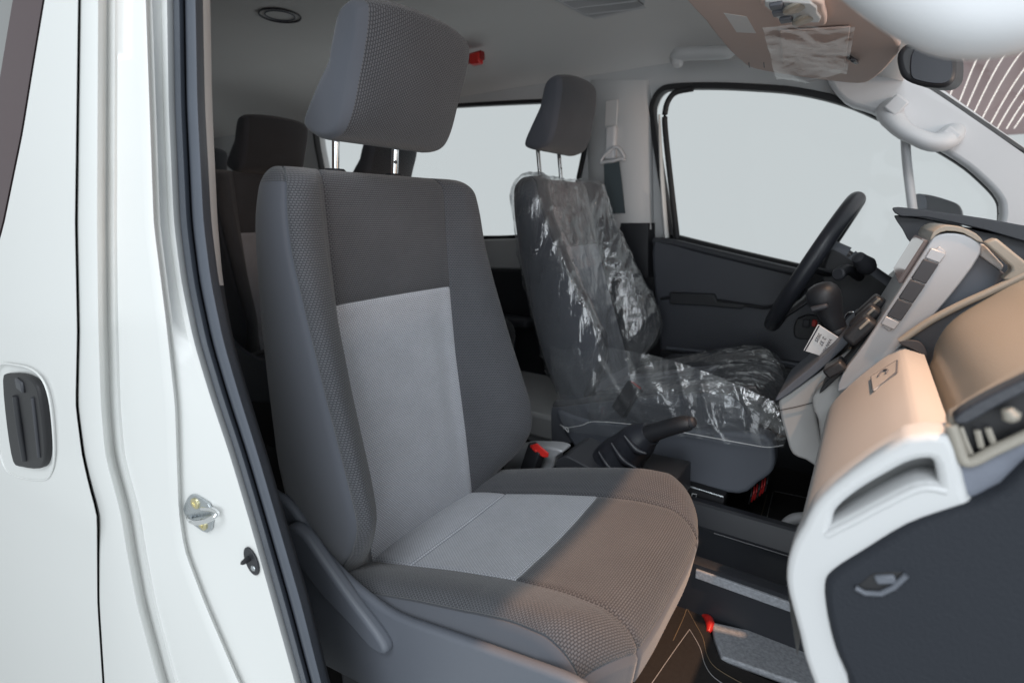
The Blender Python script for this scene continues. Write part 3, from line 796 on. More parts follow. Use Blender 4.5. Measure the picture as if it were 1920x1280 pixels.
mat_thing('floor_mat', 'black driver floor mat with thin white border under the steering wheel', [(1436, 905), (1700, 930), (1700, 1010), (1400, 980)], ZF + .020,
    [('stitch', [(1438, 970), (1450, 920)]), ('stitch', [(1450, 920), (1530, 936), (1620, 952)]), ('stitch_tan', [(1427, 968), (1438, 926)])], 'carpet_black')

mat('door_dark', (.062, .066, .080), .42, bump_s=600, bump_a=.2, noise_s=4, noise_a=.08)
# ---- door of the driver: dark card, roll along the sill, arm-rest groove, switch cup, seal and pane
dd = thing('driver_door', 'charcoal driver door card below the large far side window', 'door', (-.2, 2.07, -.9))
card = [(1224, 452), (1264, 452), (1340, 468), (1490, 503), (1600, 524), (1720, 548), (1760, 760), (1640, 740), (1500, 705), (1380, 690), (1250, 672), (1236, 640), (1226, 540)]
extrude('door_card', pix3(card, 2.035, 3), (0, .05, 0), 'door_dark', dd, bevel=.012, seg=3)
extrude('lower_card', pix3([(1236, 655), (1400, 678), (1560, 702), (1760, 760), (1760, 1000), (1240, 930)], 2.025), (0, .05, 0), 'plastic_black', dd, bevel=.008)
tube('sill_roll', [at(1226, 452, 2.05), at(1262, 455, 2.045), at(1340, 474, 2.04), at(1490, 510, 2.04), at(1600, 532, 2.04), at(1740, 560, 2.04)], .014, 'plastic_dark', dd, n=12)
tube('arm_rest_fold', [at(1240, 560, 2.035), at(1290, 556, 2.028), at(1400, 572, 2.022), at(1440, 576, 2.022), at(1480, 560, 2.024), at(1540, 520, 2.03)], .010, 'plastic_black', dd, n=10, flat=.6)
extrude('arm_rest', pix3([(1255, 548), (1338, 552), (1345, 566), (1400, 572), (1390, 580), (1330, 574), (1255, 570)], 2.012, 0), (0, .03, 0), 'plastic_black', dd, bevel=.004)
tube('lower_fold', [at(1250, 652, 2.02), at(1380, 666, 2.014), at(1500, 684, 2.014), at(1600, 704, 2.014)], .006, 'plastic_charcoal', dd, n=10)
cup = extrude('switch_cup', pix3([(1494, 598), (1532, 592), (1546, 632), (1500, 636), (1488, 626)], 2.012, 2), (0, .03, 0), 'plastic_black', dd, bevel=.004)
box('lock_switch', at(1527, 606, 2.008), (.014, .012, .022), 'red_plastic', cup, bevel=.003)
box('pull_switch', at(1512, 606, 2.008), (.022, .012, .028), 'plastic_dark', cup, bevel=.004)
ring_band('window_seal', WIN_D, YF - .012, .014, 'rubber_black', dd, thick=.035)
WI = [(1240, 235), (1244, 195), (1255, 178), (1275, 172), (1400, 173), (1500, 181), (1600, 206), (1700, 252), (1800, 310), (1850, 352), (1868, 380), (1868, 440), (1850, 500), (1700, 545), (1490, 502), (1280, 450), (1262, 438), (1250, 345)]
tube('frame_strip', [at(1236, 215, 2.075), at(1241, 330, 2.075), at(1250, 446, 2.075)], [.006, .015, .018], 'paint_white', dd, n=10, flat=.5)
plate('window_pane', pix(WIN_D, YF, 4), [], YF + .05, .004, 'clear_glass', dd)
tube('quarter_bar', [at(1697, 240, 2.12), at(1700, 300, 2.12), at(1712, 400, 2.12)], .013, 'plastic_light', dd, n=10)
tube('inner_rubber', [at(a, b, 2.095) for a, b in [(1270, 448), (1258, 345), (1247, 240), (1248, 205), (1256, 184), (1270, 172), (1300, 166)]], .011, 'rubber_black', dd, n=8)
# wing mirror outside
wm = thing('wing_mirror', 'dark wing mirror housing outside the driver quarter window', 'mirror', at(1755, 400, 2.32))
extrude('mirror_housing', pix3([(1716, 372), (1722, 364), (1745, 366), (1780, 376), (1798, 386), (1804, 410), (1790, 440), (1720, 440)], 2.28, 2), (.02, .16, 0), 'plastic_dark', wm, bevel=.012)
extrude('mirror_cap', pix3([(1712, 374), (1720, 363), (1734, 367), (1738, 392), (1716, 392)], 2.272, 2), (0, .03, 0), 'plastic_charcoal', wm, bevel=.006)

# ---- grab handles, belt, ceiling fittings
def grip(name, label, y, pts, r, m, cat='grab handle', covers=()):
    t = thing(name, label, cat, at(*pts[0], y))
    tube('grip_bar', [at(a, b, yy if False else y + d) for (a, b), d in zip(pts, np.sin(np.linspace(0, math.pi, len(pts))) * -.045)], r, m, t, n=14, flat=.75)
    return t
g = thing('pillar_grab_handle', 'pale grey grab handle on the windscreen pillar above the steering wheel', 'grab handle', at(1720, 240, 2.05))
path = [(1676, 196), (1668, 208), (1674, 224), (1694, 244), (1716, 256), (1742, 266), (1764, 266), (1778, 258), (1786, 246)]
dep = [2.05, 2.03, 2.01, 1.995, 1.985, 1.985, 1.995, 2.02, 2.05]
tube('grip_bar', [at(a, b, y) for (a, b), y in zip(path, dep)], [.030, .036, .034, .030, .028, .030, .034, .036, .030], 'plastic_light', g, n=18, flat=.8)
for a, b in ((1680, 197), (1778, 257)):
    box('screw_cover', at(a, b, 1.985), (.044, .010, .046), 'plastic_light', g, bevel=.006, rot=(0, .7, 0))
g = thing('roof_grab_handle', 'grey grab handle on the roof lining above the driver window', 'grab handle', at(1310, 105, 1.9))
tube('grip_bar', [at(1270, 118, 1.93), at(1268, 106, 1.90), at(1284, 101, 1.89), at(1310, 100, 1.89), at(1345, 99, 1.89), at(1366, 97, 1.90), at(1378, 84, 1.95)], [.018, .021, .021, .020, .020, .020, .017], 'trim_grey', g, n=14)
box('end_cover', at(1271, 108, 1.895), (.036, .03, .062), 'trim_grey', g, bevel=.013, seg=4)
# driver seat belt on its slider
bt = thing('seat_belt', 'dark driver seat belt hanging from the grey pillar anchor', 'seat belt', at(1150, 330, 2.05))
box('slider_rail', at(1146, 216, 2.062), (.052, .008, .11), 'trim_grey', bt, bevel=.003)
box('slider_knob', at(1146, 268, 2.048), (.044, .030, .125), 'plastic_light', bt, bevel=.010, seg=3)
tube('belt_ring', [at(1140, 285, 2.03), at(1129, 297, 2.03), at(1127, 306, 2.03), at(1134, 304, 2.028), at(1150, 302, 2.026), at(1164, 298, 2.028), at(1170, 300, 2.03), at(1168, 290, 2.03), at(1156, 276, 2.03)], .0065, 'plastic_light', bt, n=8, closed=True)
extrude('belt_strap', [at(1132, 302, 2.03), at(1160, 299, 2.03), at(1166, 345, 2.035), at(1172, 400, 2.05), at(1140, 400, 2.05), at(1133, 345, 2.035)], (0, .003, 0), 'webbing', bt)
# escape hammer clip on the roof side
hm = thing('emergency_hammer', 'red emergency hammer clipped to the grey roof side', 'hammer', at(878, 112, 1.92))
box('hammer_grip', at(875, 112, 1.92), (.17, .03, .034), 'red_dark', hm, bevel=.006, rot=(0, -.06, 0))
box('hammer_head', at(893, 111, 1.915), (.05, .034, .042), 'red_plastic', hm, bevel=.006)
# ceiling air vent
vt = thing('ceiling_vent', 'slatted air vent in a pale frame on the roof lining', 'air vent', atz(1150, 20, .66))
c0, c1, c2, c3 = [atz(a, b, .672) for a, b in [(1020, -14), (1136, 46), (1240, 34), (1158, -30)]]
fr_o = [c0 + (c0 - c2) * .10, c1 + (c1 - c3) * .12, c2 + (c2 - c0) * .05, c3 + (c3 - c1) * .10]
extrude('vent_panel', fr_o, (0, 0, .03), 'plastic_light', vt, bevel=.012, seg=3)
for k in range(22):
    f = (k + .5) / 22; a = c0.lerp(c3, f); b = c1.lerp(c2, f)
    tube('slat', [a + Vector((0, 0, -.003)), a.lerp(b, .5) + Vector((0, 0, -.003)), b + Vector((0, 0, -.003))], .0022, 'plastic_light', vt, n=5, smooth=0)
for f in (.22, .42, .62, .82):
    tube('cross_bar', [c0.lerp(c1, f) + Vector((0, 0, -.004)), c3.lerp(c2, f) + Vector((0, 0, -.004))], .0024, 'plastic_light', vt, n=5, smooth=0)
grid('vent_back', np.array([[tuple(c0 + Vector((0, 0, -.0008))), tuple(c3 + Vector((0, 0, -.0008)))], [tuple(c1 + Vector((0, 0, -.0008))), tuple(c2 + Vector((0, 0, -.0008)))]]), 'plastic_dark', vt)
# ceiling lamp ring at the back
cl = thing('ceiling_speaker_ring', 'round recessed cover in the roof lining towards the rear', 'ceiling cover', atz(525, 30, .70))
cc = atz(525, 30, .694)
tube('rim', [cc + Vector((math.cos(t) * .07, math.sin(t) * .07, 0)) for t in np.linspace(0, 2 * math.pi, 20, endpoint=False)], .003, 'plastic_dark', cl, n=6, smooth=2, closed=True)
tube('inner_rim', [cc + Vector((math.cos(t) * .05, math.sin(t) * .05, 0)) for t in np.linspace(0, 2 * math.pi, 20, endpoint=False)], .0022, 'plastic_charcoal', cl, n=6, smooth=2, closed=True)

# ---- sun visor, overhead console, wrapped card and sticker
VA, VB = .285, -.20
vz = thing('sun_visor', 'driver sun visor with warm light in its colour, folded against the roof front', 'sun visor', atp(1500, 80, VA, VB))
vo = cat_rom([atp(a, b, VA, VB) for a, b in [(1285, -25), (1322, 40), (1352, 78), (1372, 100), (1388, 114), (1410, 128), (1470, 140), (1540, 150), (1610, 157), (1640, 148), (1672, 118), (1688, 90), (1670, 62), (1620, 30), (1540, -25)]], 3, True)
extrude('visor_board', vo, (0, 0, .016), 'visor_cloth_warmlit', vz, bevel=.006)
for a in (1404, 1432):
    tube('clip_mark', [atp(a, 118, VA, VB, lift=.001), atp(a + 1, 127, VA, VB, lift=.001)], .0008, 'plastic_dark', vz, n=5, smooth=0)
oc = thing('overhead_console', 'silver overhead console with switches and oval lamps', 'console', atp(1490, 25, VA, VB, lift=.02))
extrude('console_frame', cat_rom([atp(a, b, VA, VB, lift=.012) for a, b in [(1424, 0), (1530, 2), (1545, 20), (1550, 44), (1535, 50), (1462, 44), (1440, 24)]], 2, True), (0, 0, .014), 'visor_cloth_warmlit', oc, bevel=.004)
fc = extrude('console_face', cat_rom([atp(a, b, VA, VB, lift=.016) for a, b in [(1434, 5), (1520, 8), (1532, 26), (1536, 43), (1466, 40), (1446, 22)]], 2, True), (0, 0, .006), 'trim_white', oc, bevel=.002)
for a, b in ((1492, 16), (1508, 38)):
    o_ = atp(a, b, VA, VB, lift=.018)
    lathe('oval_lamp', o_, (.2, 0, -1), [(.017, -.003), (.017, .001), (.012, .003), (.004, .002)], 'dash_warmlit', fc, n=18)
for a, b in ((1456, 11), (1461, 24), (1474, 37)):
    box('switch', atp(a, b, VA, VB, lift=.019), (.018, .020, .006), 'plastic_charcoal', fc, bevel=.002)
sk = thing('visor_sticker', 'white printed sticker on the warm-lit tinted sun visor', 'sticker', atp(1388, 45, VA, VB, lift=.001))
extrude('sticker_paper', [atp(a, b, VA, VB, lift=.0008) for a, b in [(1357, 25), (1400, 32), (1418, 63), (1381, 61)]], (0, 0, .0005), 'paper', sk)
def film_patch(name, P0, amp, m, parent, seed=0, freq=14, n=26, drop=None):
    a, b, c, d = P0
    rows = []
    for i in range(n):
        f = i / (n - 1); r = []
        for j in range(n):
            g = j / (n - 1); p = a.lerp(b, g).lerp(d.lerp(c, g), f)
            k = noise.noise(p * freq + Vector((seed, 0, 0))) + .6 * abs(noise.noise(p * freq * 2.3 + Vector((0, seed, 0))))
            q = p + Vector((0, 0, -amp * (.6 + k)))
            if drop: q = q + drop(f, g)
            r.append(tuple(q))
        rows.append(r)
    return grid(name, np.array(rows), m, parent, angle=25)
fb = thing('plastic_wrap', 'crumpled clear plastic wrap hanging over the sun visor', 'plastic wrap', atp(1525, 90, VA, VB, lift=.03))
film_patch('wrap_sheet', [atp(1430, 42, VA, VB, lift=.006), atp(1604, 46, VA, VB, lift=.006), atp(1588, 132, VA, VB, lift=.012), atp(1456, 146, VA, VB, lift=.012)], .012, 'film_bag', fb, 3, 9, 40)
extrude('wrapped_card', [atp(a, b, VA, VB, lift=.006) for a, b in [(1462, 60), (1594, 52), (1584, 126), (1500, 138), (1468, 118)]], (0, 0, .003), 'visor_cloth_warmlit', fb, bevel=.001)
tube('visor_hook', [atp(1592, 108, VA, VB, lift=.004), atp(1600, 113, VA, VB, lift=.014), atp(1606, 117, VA, VB, lift=.004)], .004, 'plastic_dark', vz, n=8)
# ---- rear view mirror
rm = thing('rear_view_mirror', 'black rear view mirror hanging at the top of the windscreen', 'mirror', at(1735, 120, 1.22))
extrude('mirror_case', cat_rom([at(a, b, 1.20) for a, b in [(1680, 108), (1690, 88), (1712, 80), (1760, 84), (1788, 98), (1792, 124), (1788, 150), (1768, 164), (1730, 162), (1700, 152), (1686, 138)]], 3, True), (.02, .10, .01), 'plastic_black', rm, bevel=.010, seg=3)
tube('mirror_stem', [at(1730, 90, 1.24), at(1748, 40, 1.27), at(1762, 10, 1.30)], .010, 'plastic_black', rm, n=10)
mat('mirror_side', (.014, .016, .024), .3)
extrude('mirror_glass', cat_rom([at(a, b, 1.196) for a, b in [(1714, 92), (1758, 94), (1782, 106), (1784, 146), (1764, 157), (1726, 152), (1708, 140)]], 3, True), (0, .004, 0), 'mirror_side', rm, bevel=.001)
# ---- near grab handle at the top of the doorway
g = thing('doorway_grab_handle', 'large out of focus white grab handle at the top right', 'grab handle', at(1780, 40, .48))
tube('grip_bar', [at(1500, -140, .50), at(1600, -72, .49), at(1670, -30, .48), (at(1735, 6, .475)), at(1800, 30, .475), at(1880, 32, .48), at(2000, 0, .49), at(2090, -60, .50)], [.017, .020, .022, .023, .024, .024, .022, .02], 'plastic_light', g, n=16, flat=1.0)
extrude('pillar_cover', [at(a, b, .53) for a, b in [(1640, -60), (1740, -30), (1800, 10), (1850, 15), (1885, -10), (1960, 40), (2100, 60), (2100, -200), (1640, -200)]], (0, .03, 0), 'plastic_light', g, bevel=.006)
extrude('pillar_seal', [at(a, b, .515) for a, b in [(1862, -20), (1930, 18), (2010, 60), (2060, 20), (1940, -60)]], (0, .02, 0), 'rubber_black', g, bevel=.004)

# ---- clear cover over the driver seat
cv = thing('seat_cover', 'crinkled clear plastic cover pulled over the driver seat', 'seat cover', Vector((-.5, DRV[1], -.62)))
hgD = np.array(HINGE) + np.array(DRV)
def rotb(P):
    c_, s_ = math.cos(DREC), math.sin(DREC)
    Q = P + np.array(DRV) - hgD
    return np.stack([Q[..., 0] * c_ + Q[..., 2] * s_, Q[..., 1], -Q[..., 0] * s_ + Q[..., 2] * c_], axis=-1) + hgD
def refine(P, k=2):
    P = np.asarray(P)
    for ax in (0, 1):
        n = P.shape[ax]; t = np.linspace(0, n - 1, (n - 1) * k + 1); i = np.minimum(t.astype(int), n - 2); f = t - i
        A_ = np.take(P, i, axis=ax); B_ = np.take(P, i + 1, axis=ax)
        sh = [1, 1, 1]; sh[ax] = len(t); f = f.reshape(sh); P = A_ * (1 - f) + B_ * f
    return P
def crinkle(P, Nn, base, seed, dirv, mask=None):
    Q = P.copy(); d = Vector(dirv).normalized()
    a = d.orthogonal().normalized(); b = d.cross(a)
    for i in range(P.shape[0]):
        for j in range(P.shape[1]):
            p = Vector(P[i, j]); q = Vector((p.dot(d) * 2.0, p.dot(a) * 19, p.dot(b) * 19)) + Vector((seed, seed, 0))
            r = 1 - abs(noise.noise(q)) * 2.4
            r2 = 1 - abs(noise.noise(q * 2.1 + Vector((3, 1, 7)))) * 2
            big = noise.noise(p * 5 + Vector((0, seed, 0)))
            h = base + .003 * big + .0075 * max(0, r) ** 3 + .003 * max(0, r2) ** 2
            Q[i, j] += Nn[i, j] * h
    return Q
# keep the stretch the bag covers: front, both sides, a little of the back
sel = list(range(JB[2], JB[18] + 1, 2))
Bc = refine(BP[:, sel][4:], 2); Bc = rotb(Bc); nb = normals(Bc)
if nb[20, nb.shape[1] // 2][0] < 0: nb = -nb
grid('back_cover', crinkle(Bc, nb, .004, 1.3, (.16, .22, 1)), 'film', cv, angle=50)
Cc = refine(CP[6:, ::2], 2) + np.array(DRV); nc = normals(Cc)
if nc[8, nc.shape[1] // 2][2] < 0: nc = -nc
Q = crinkle(Cc, nc, .006, 5.1, (1, .35, .2))
grid('cushion_cover', Q, 'film', cv, angle=50)
ela = thing('cover_elastic', 'thin white elastic string tied round the plastic seat cover', 'string', at(1250, 820, 1.37))
tube('string', [at(1056, 803, 1.385), at(1090, 797, 1.375), at(1116, 790, 1.37), at(1200, 797, 1.365), at(1290, 812, 1.365), at(1400, 832, 1.365), at(1440, 838, 1.37), at(1468, 834, 1.40)], .0011, 'paper', ela, n=5)
tube('knot', [at(1050, 796, 1.375), at(1058, 800, 1.37), at(1064, 802, 1.37), at(1066, 810, 1.37), at(1060, 804, 1.37), at(1054, 798, 1.37)], .0011, 'paper', ela, n=5)

# loose skirt of the cover, hanging over the side of the seat to the string
rows = []
for i in range(40):
    f = i / 39; r = []
    for j in range(90):
        g = j / 89
        a = at(1030 + 455 * g, 640 + 130 * g - 30 * math.sin(g * 3.1), 1.405); b = at(1058 + 412 * g, 806 + 30 * g + 5 * math.sin(g * 9), 1.375)
        p = a.lerp(b, f)
        w = 1 - abs(noise.noise(Vector((p.x * 13 + p.z * 6, p.z * 4, 2.2)))) * 2.2
        w2 = noise.noise(Vector((p.x * 22 - p.z * 14, p.z * 9, 7.2)))
        p.y -= .008 * max(0, w) ** 3 + .004 * w2 + .012 * math.sin(f * math.pi)
        r.append(tuple(p))
    rows.append(r)
grid('cover_skirt', np.array(rows), 'film_skirt', cv, angle=50)

# ================================================================== DASHBOARD
da = thing('dashboard', 'pale grey and charcoal dashboard facing the front seats', 'dashboard', (.12, 1.2, -.55))
YN, YM = .56, 1.0
def sweep(name, prof, y0, y1, m, parent, ny=2, angle=30, solid=0):
    P = [[(x, y, z) for x, z in prof] for y in np.linspace(y0, y1, ny)]
    return grid(name, np.array(P), m, parent, angle=angle, solid=solid)
pl = [(p.x, p.z) for p in [at(1552, 905, YM), at(1542, 830, YM), at(1547, 790, YM), at(1560, 757, YM), at(1600, 716, YM), at(1650, 676, YM), at(1680, 657, YM), at(1690, 653, YM)]]
lp = cat_rom([Vector((a, 0, b)) for a, b in pl], 4)
low = sweep('lower_panel', [(p.x, p.z) for p in lp], YN - .005, YM, 'dash_light', da, angle=60)
r_ = at(1690, 653, YM); b_ = at(1735, 662, YM); g_ = at(1741, 672, YM)
sweep('panel_ridge', [(r_.x, r_.z), (r_.x + .004, r_.z + .002), (b_.x - .002, b_.z), (b_.x, b_.z - .004), (g_.x, g_.z - .02)], YN - .005, YM, 'dash_light', da, angle=40)
a0 = at(1744, 648, YM)
air = [(g_.x - .002, g_.z - .02), (g_.x + .004, g_.z - .002), (a0.x + .006, a0.z + .006), (.115, -.150), (.150, -.113), (.190, -.080), (.26, -.045), (.42, -.03)]
ap_ = cat_rom([Vector((a, 0, b)) for a, b in air], 4)
sweep('airbag_panel', [(p.x, p.z) for p in ap_], .535, YM - .004, 'dash_warmlit', da, angle=60)
edge = [at(1688, 640, YM - .005), at(1740, 604, YM - .005), at(1800, 572, YM - .005), at(1860, 545, YM - .005), at(1960, 498, YM - .005)]
tube('panel_edge', edge, .0055, 'dash_warmlit', da, n=8)
extrude('panel_end', [at(a, b, YM) for a, b in [(1688, 642), (1740, 606), (1860, 547), (1960, 500), (1960, 720), (1760, 700), (1700, 668)]], (0, .03, 0), 'plastic_dark', da)
extrude('corner_scoop', cat_rom([at(a, b, YM - .012) for a, b in [(1686, 643), (1700, 638), (1722, 640), (1734, 652), (1738, 668), (1726, 662), (1706, 652)]], 3, True), (0, .02, 0), 'plastic_dark', da, bevel=.003)
# embossed push tab on the pale panel
tabq = [(1636, 708), (1684, 678), (1683, 700), (1640, 734)]
def onlow(px, py, lift=0.0):        # nearest point of the swept pale panel along the sight line
    v = ray(px, py); best = None
    for k in range(len(lp) - 1):
        A_, B_ = lp[k], lp[k + 1]
        nn = Vector((-(B_.z - A_.z), 0, B_.x - A_.x)); den = v.dot(nn)
        if abs(den) < 1e-6: continue
        t = A_.dot(nn) / den; p = v * t
        s_ = (p - Vector((A_.x, p.y, A_.z))).dot(Vector((B_.x - A_.x, 0, B_.z - A_.z))) / ((B_.x - A_.x) ** 2 + (B_.z - A_.z) ** 2)
        if -.02 <= s_ <= 1.02 and t > 0 and (best is None or t < best[0]): best = (t, p, nn.normalized())
    if best is None: return at(px, py, .8)
    p, nn = best[1], best[2]
    if nn.dot(p) > 0: nn = -nn
    return p + nn * lift
tb0 = extrude('push_tab', [onlow(a, b, .0005) for a, b in tabq], (-.002, -.0005, .0015), 'dash_light', da, bevel=.0006)
tube('tab_edge', [onlow(a, b, .002) for a, b in tabq], .0014, 'plastic_charcoal', tb0, n=6, smooth=0, closed=True)
tube('tab_icon', [onlow(a, b, .0032) for a, b in [(1650, 708), (1654, 702), (1662, 696), (1668, 697), (1664, 703)]], .0014, 'plastic_charcoal', tb0, n=5)
# doorway end: pale frame with an open pocket, dark lid with its latch, vent
YE = .505
frame_o = [(1521, 986), (1540, 950), (1575, 915), (1640, 868), (1700, 832), (1715, 826), (1768, 824), (1782, 868), (1797, 930), (1816, 947), (1780, 958), (1700, 988), (1620, 1037), (1560, 1076), (1546, 1100), (1552, 1160), (1566, 1222), (1588, 1272), (1625, 1345), (1570, 1345), (1542, 1282), (1522, 1226), (1514, 1190), (1506, 1160), (1494, 1115), (1489, 1085), (1492, 1050), (1504, 1015)]
pocket = [(1548, 998), (1547, 966), (1558, 940), (1598, 906), (1650, 874), (1705, 847), (1760, 848), (1776, 900), (1770, 916), (1726, 912), (1660, 942), (1600, 974)]
plate('end_frame', pix(frame_o, YE, 2), [pix(pocket, YE, 3)], YE + .012, .024, 'trim_white', da, bevel=.006)
P = [[tuple(Vector((x, y, z))) for x, z in pix(pocket, YE, 3)] for y in (YE + .02, YE + .042)]
grid('pocket_wall', np.array(P), 'trim_white', da, closed=True)
plate('pocket_back', pix(pocket, YE, 3), [], YE + .043, .003, 'trim_white', da)
tube('pocket_lip', [at(a, b, YE - .004) for a, b in [(1550, 1002), (1600, 977), (1660, 945), (1726, 915), (1775, 920)]], .0035, 'trim_white', da, n=8)
# curved flank that joins the frame to the pale panel
side = [(1521, 986), (1504, 1015), (1492, 1050), (1489, 1085), (1494, 1115), (1506, 1160), (1514, 1190), (1522, 1226), (1542, 1282), (1570, 1345)]
P = []
for a, b in side:
    p = at(a, b, YE + .01); P.append([tuple(p), tuple(p + Vector((.006, .05, .0))), tuple(p + Vector((.03, .25, -.02))), tuple(p + Vector((.05, .49, -.03)))])
grid('lower_flank', np.array(P), 'dash_light', da, angle=60)
mat('lid_dark', (.019, .022, .029), .62, spec=.28, bump_s=330, bump_a=.7, noise_s=5, noise_a=.08)
extrude('glove_lid', cat_rom([at(a, b, YE - .012) for a, b in [(1545, 1102), (1560, 1074), (1620, 1035), (1700, 987), (1780, 958), (1830, 942), (1880, 917), (1990, 872), (1990, 1400), (1640, 1400), (1588, 1270), (1566, 1220), (1551, 1160)]], 3, True), (0, .03, 0), 'lid_dark', da, bevel=.008, seg=3)
lt = extrude('lid_latch', cat_rom([at(a, b, YE - .0125) for a, b in [(1606, 1100), (1622, 1086), (1640, 1074), (1688, 1072), (1694, 1080), (1668, 1100), (1650, 1108), (1618, 1108)]], 2, True), (0, .004, 0), 'rubber_black', da, bevel=.0005)
tube('latch_lip', [at(a, b, YE - .014) for a, b in [(1604, 1101), (1622, 1111), (1652, 1112), (1676, 1100), (1699, 1078)]], .0024, 'plastic_charcoal', lt, n=8, smooth=0)
box('latch_paddle', at(1660, 1084, YE - .012), (.015, .006, .008), 'plastic_charcoal', lt, bevel=.002, rot=(0, -.45, 0))
mat('cloth_blue', (.17, .185, .225), .75, bump_s=500, bump_a=.6, noise_s=60, noise_a=.15)
extrude('knee_pad', cat_rom([at(a, b, YE) for a, b in [(1798, 880), (1830, 866), (1880, 842), (1990, 790), (1990, 868), (1880, 912), (1830, 938), (1814, 944), (1798, 926)]], 3, True), (0, .04, 0), 'cloth_blue', da, bevel=.008)
vn = thing('dash_air_vent', 'black slatted air vent with a warm-lit tinted frame at the dashboard end', 'air vent', at(1860, 790, .5))
extrude('vent_bezel', cat_rom([at(a, b, .515) for a, b in [(1776, 790), (1800, 772), (1850, 740), (1990, 672), (1990, 800), (1900, 832), (1850, 856), (1808, 880), (1790, 850)]], 2, True), (0, .02, 0), 'dash_warmlit', vn, bevel=.003)
extrude('vent_mouth', cat_rom([at(a, b, .512) for a, b in [(1792, 796), (1850, 758), (1990, 690), (1990, 780), (1900, 815), (1850, 838), (1818, 856)]], 2, True), (0, .01, 0), 'rubber_black', vn, bevel=.001)
extrude('vent_hood', cat_rom([at(a, b, .500) for a, b in [(1788, 790), (1802, 772), (1850, 744), (1920, 710), (1990, 680), (1990, 706), (1920, 737), (1860, 768), (1812, 795)]], 2, True), (0, .016, 0), 'leather', vn, bevel=.005)
tube('vent_frame', [at(a, b, .502) for a, b in [(1783, 796), (1795, 830), (1808, 864), (1830, 862), (1860, 846), (1920, 818), (1990, 785)]], .0042, 'dash_warmlit', vn, n=8)
for q in ([(1800, 800), (1812, 832), (1820, 850)], [(1852, 802), (1858, 818), (1864, 832)], [(1832, 806), (1840, 838)]):
    tube('fin', [at(a, b, .505) for a, b in q], .0022, 'dash_warmlit', vn, n=6)
tube('fin_knob', [at(1888, 766, .499), at(1897, 780, .499), at(1903, 788, .499)], [.0035, .006, .0035], 'dash_warmlit', vn, n=8)

# ---- centre stack
cs = thing('centre_stack', 'silver centre stack with touch screen and dark side keys', 'centre stack', at(1700, 640, 1.1))
YC = 1.012
stack = [(1742, 456), (1752, 443), (1775, 437), (1808, 440), (1834, 454), (1840, 474), (1800, 532), (1750, 592), (1700, 640), (1655, 682), (1610, 716), (1570, 735), (1580, 700), (1604, 668), (1640, 616), (1690, 538)]
extrude('stack_body', cat_rom([at(a, b, YC) for a, b in stack], 2, True), (0, .27, 0), 'plastic_silver', cs, bevel=.010, seg=3)
extrude('stack_cap', cat_rom([at(a, b, YC - .002) for a, b in [(1744, 452), (1750, 434), (1772, 423), (1800, 425), (1830, 438), (1844, 454), (1832, 452), (1806, 437), (1775, 433), (1756, 440)]], 2, True), (0, .275, 0), 'dash_warmlit', cs, bevel=.002)
ch = extrude('key_channel', cat_rom([at(a, b, YC - .003) for a, b in [(1762, 462), (1774, 472), (1768, 482), (1690, 600), (1668, 622), (1654, 612), (1664, 596), (1750, 470)]], 1, True), (0, .006, 0), 'plastic_silver', cs, bevel=.0015)
for (a, b), (c_, d_), mt in (((1760, 470), (1748, 488), 'plastic_silver'), ((1746, 490), (1722, 527), 'plastic_dark'), ((1721, 529), (1698, 563), 'plastic_dark'), ((1697, 565), (1676, 596), 'plastic_dark'), ((1674, 598), (1664, 612), 'plastic_silver')):
    A_, B_ = at(a, b, YC - .005), at(c_, d_, YC - .005); L = (B_ - A_).length; X_ = (B_ - A_).normalized(); Y_ = Vector((0, 1, 0)); Z_ = X_.cross(Y_)
    box('key', (A_ + B_) / 2, (L, .006, .020), mt, ch, bevel=.0012, ax=(X_, Y_, Z_))
s0, s1 = at(1742, 452, YC + .01), at(1690, 532, YC + .01)
dn = Vector((-(s0.z - s1.z), 0, (s0.x - s1.x))).normalized()
if dn.x > 0: dn = -dn
extrude('touch_screen', [s0, s1, s1 + Vector((0, .25, 0)), s0 + Vector((0, .25, 0))], dn * .006, 'screen_reflection', cs, bevel=.003)
extrude('tray_wall', [at(a, b, YC + .02) for a, b in [(1836, 474), (1888, 516), (1830, 566), (1770, 602), (1700, 655), (1690, 640)]], (0, .02, 0), 'plastic_charcoal', cs, bevel=.002)
extrude('tray_slot', [at(a, b, YC + .012) for a, b in [(1838, 458), (1846, 458), (1882, 498), (1878, 508), (1838, 480)]], (0, .02, 0), 'trim_white', cs, bevel=.002)
extrude('tray_rim', cat_rom([at(a, b, YC - .02) for a, b in [(1846, 456), (1868, 446), (1900, 472), (1960, 520), (1960, 535), (1880, 524), (1898, 508), (1896, 500)]], 1, True), (0, .03, 0), 'dash_warmlit', cs, bevel=.003)
# dark upper pad beyond the stack, two rounded lips
for nm, q, y0 in (('upper_pad', [(1673, 393), (1684, 388), (1750, 396), (1850, 410), (1990, 440), (1990, 470), (1850, 432), (1740, 408), (1690, 406)], 1.34), ('upper_pad', [(1676, 405), (1690, 406), (1740, 412), (1850, 436), (1990, 474), (1990, 640), (1900, 560), (1780, 500), (1715, 465), (1692, 430)], 1.36)):
    extrude(nm, cat_rom([at(a, b, y0) for a, b in q], 2, True), (.03, .62, 0), 'plastic_dark', da, bevel=.010, seg=3)
extrude('driver_knee_panel', [at(a, b, 1.37) for a, b in [(1592, 640), (1640, 600), (1712, 540), (1990, 600), (1990, 1250), (1700, 1150), (1600, 860)]], (0, .66, 0), 'plastic_black', da, bevel=.01)
box('bulkhead', (.42, 1.2, -.55), (.06, 1.6, .9), 'plastic_black', da, bevel=0)
box('dash_core', (.32, .95, -.34), (.16, .86, .5), 'plastic_black', da, bevel=.02)
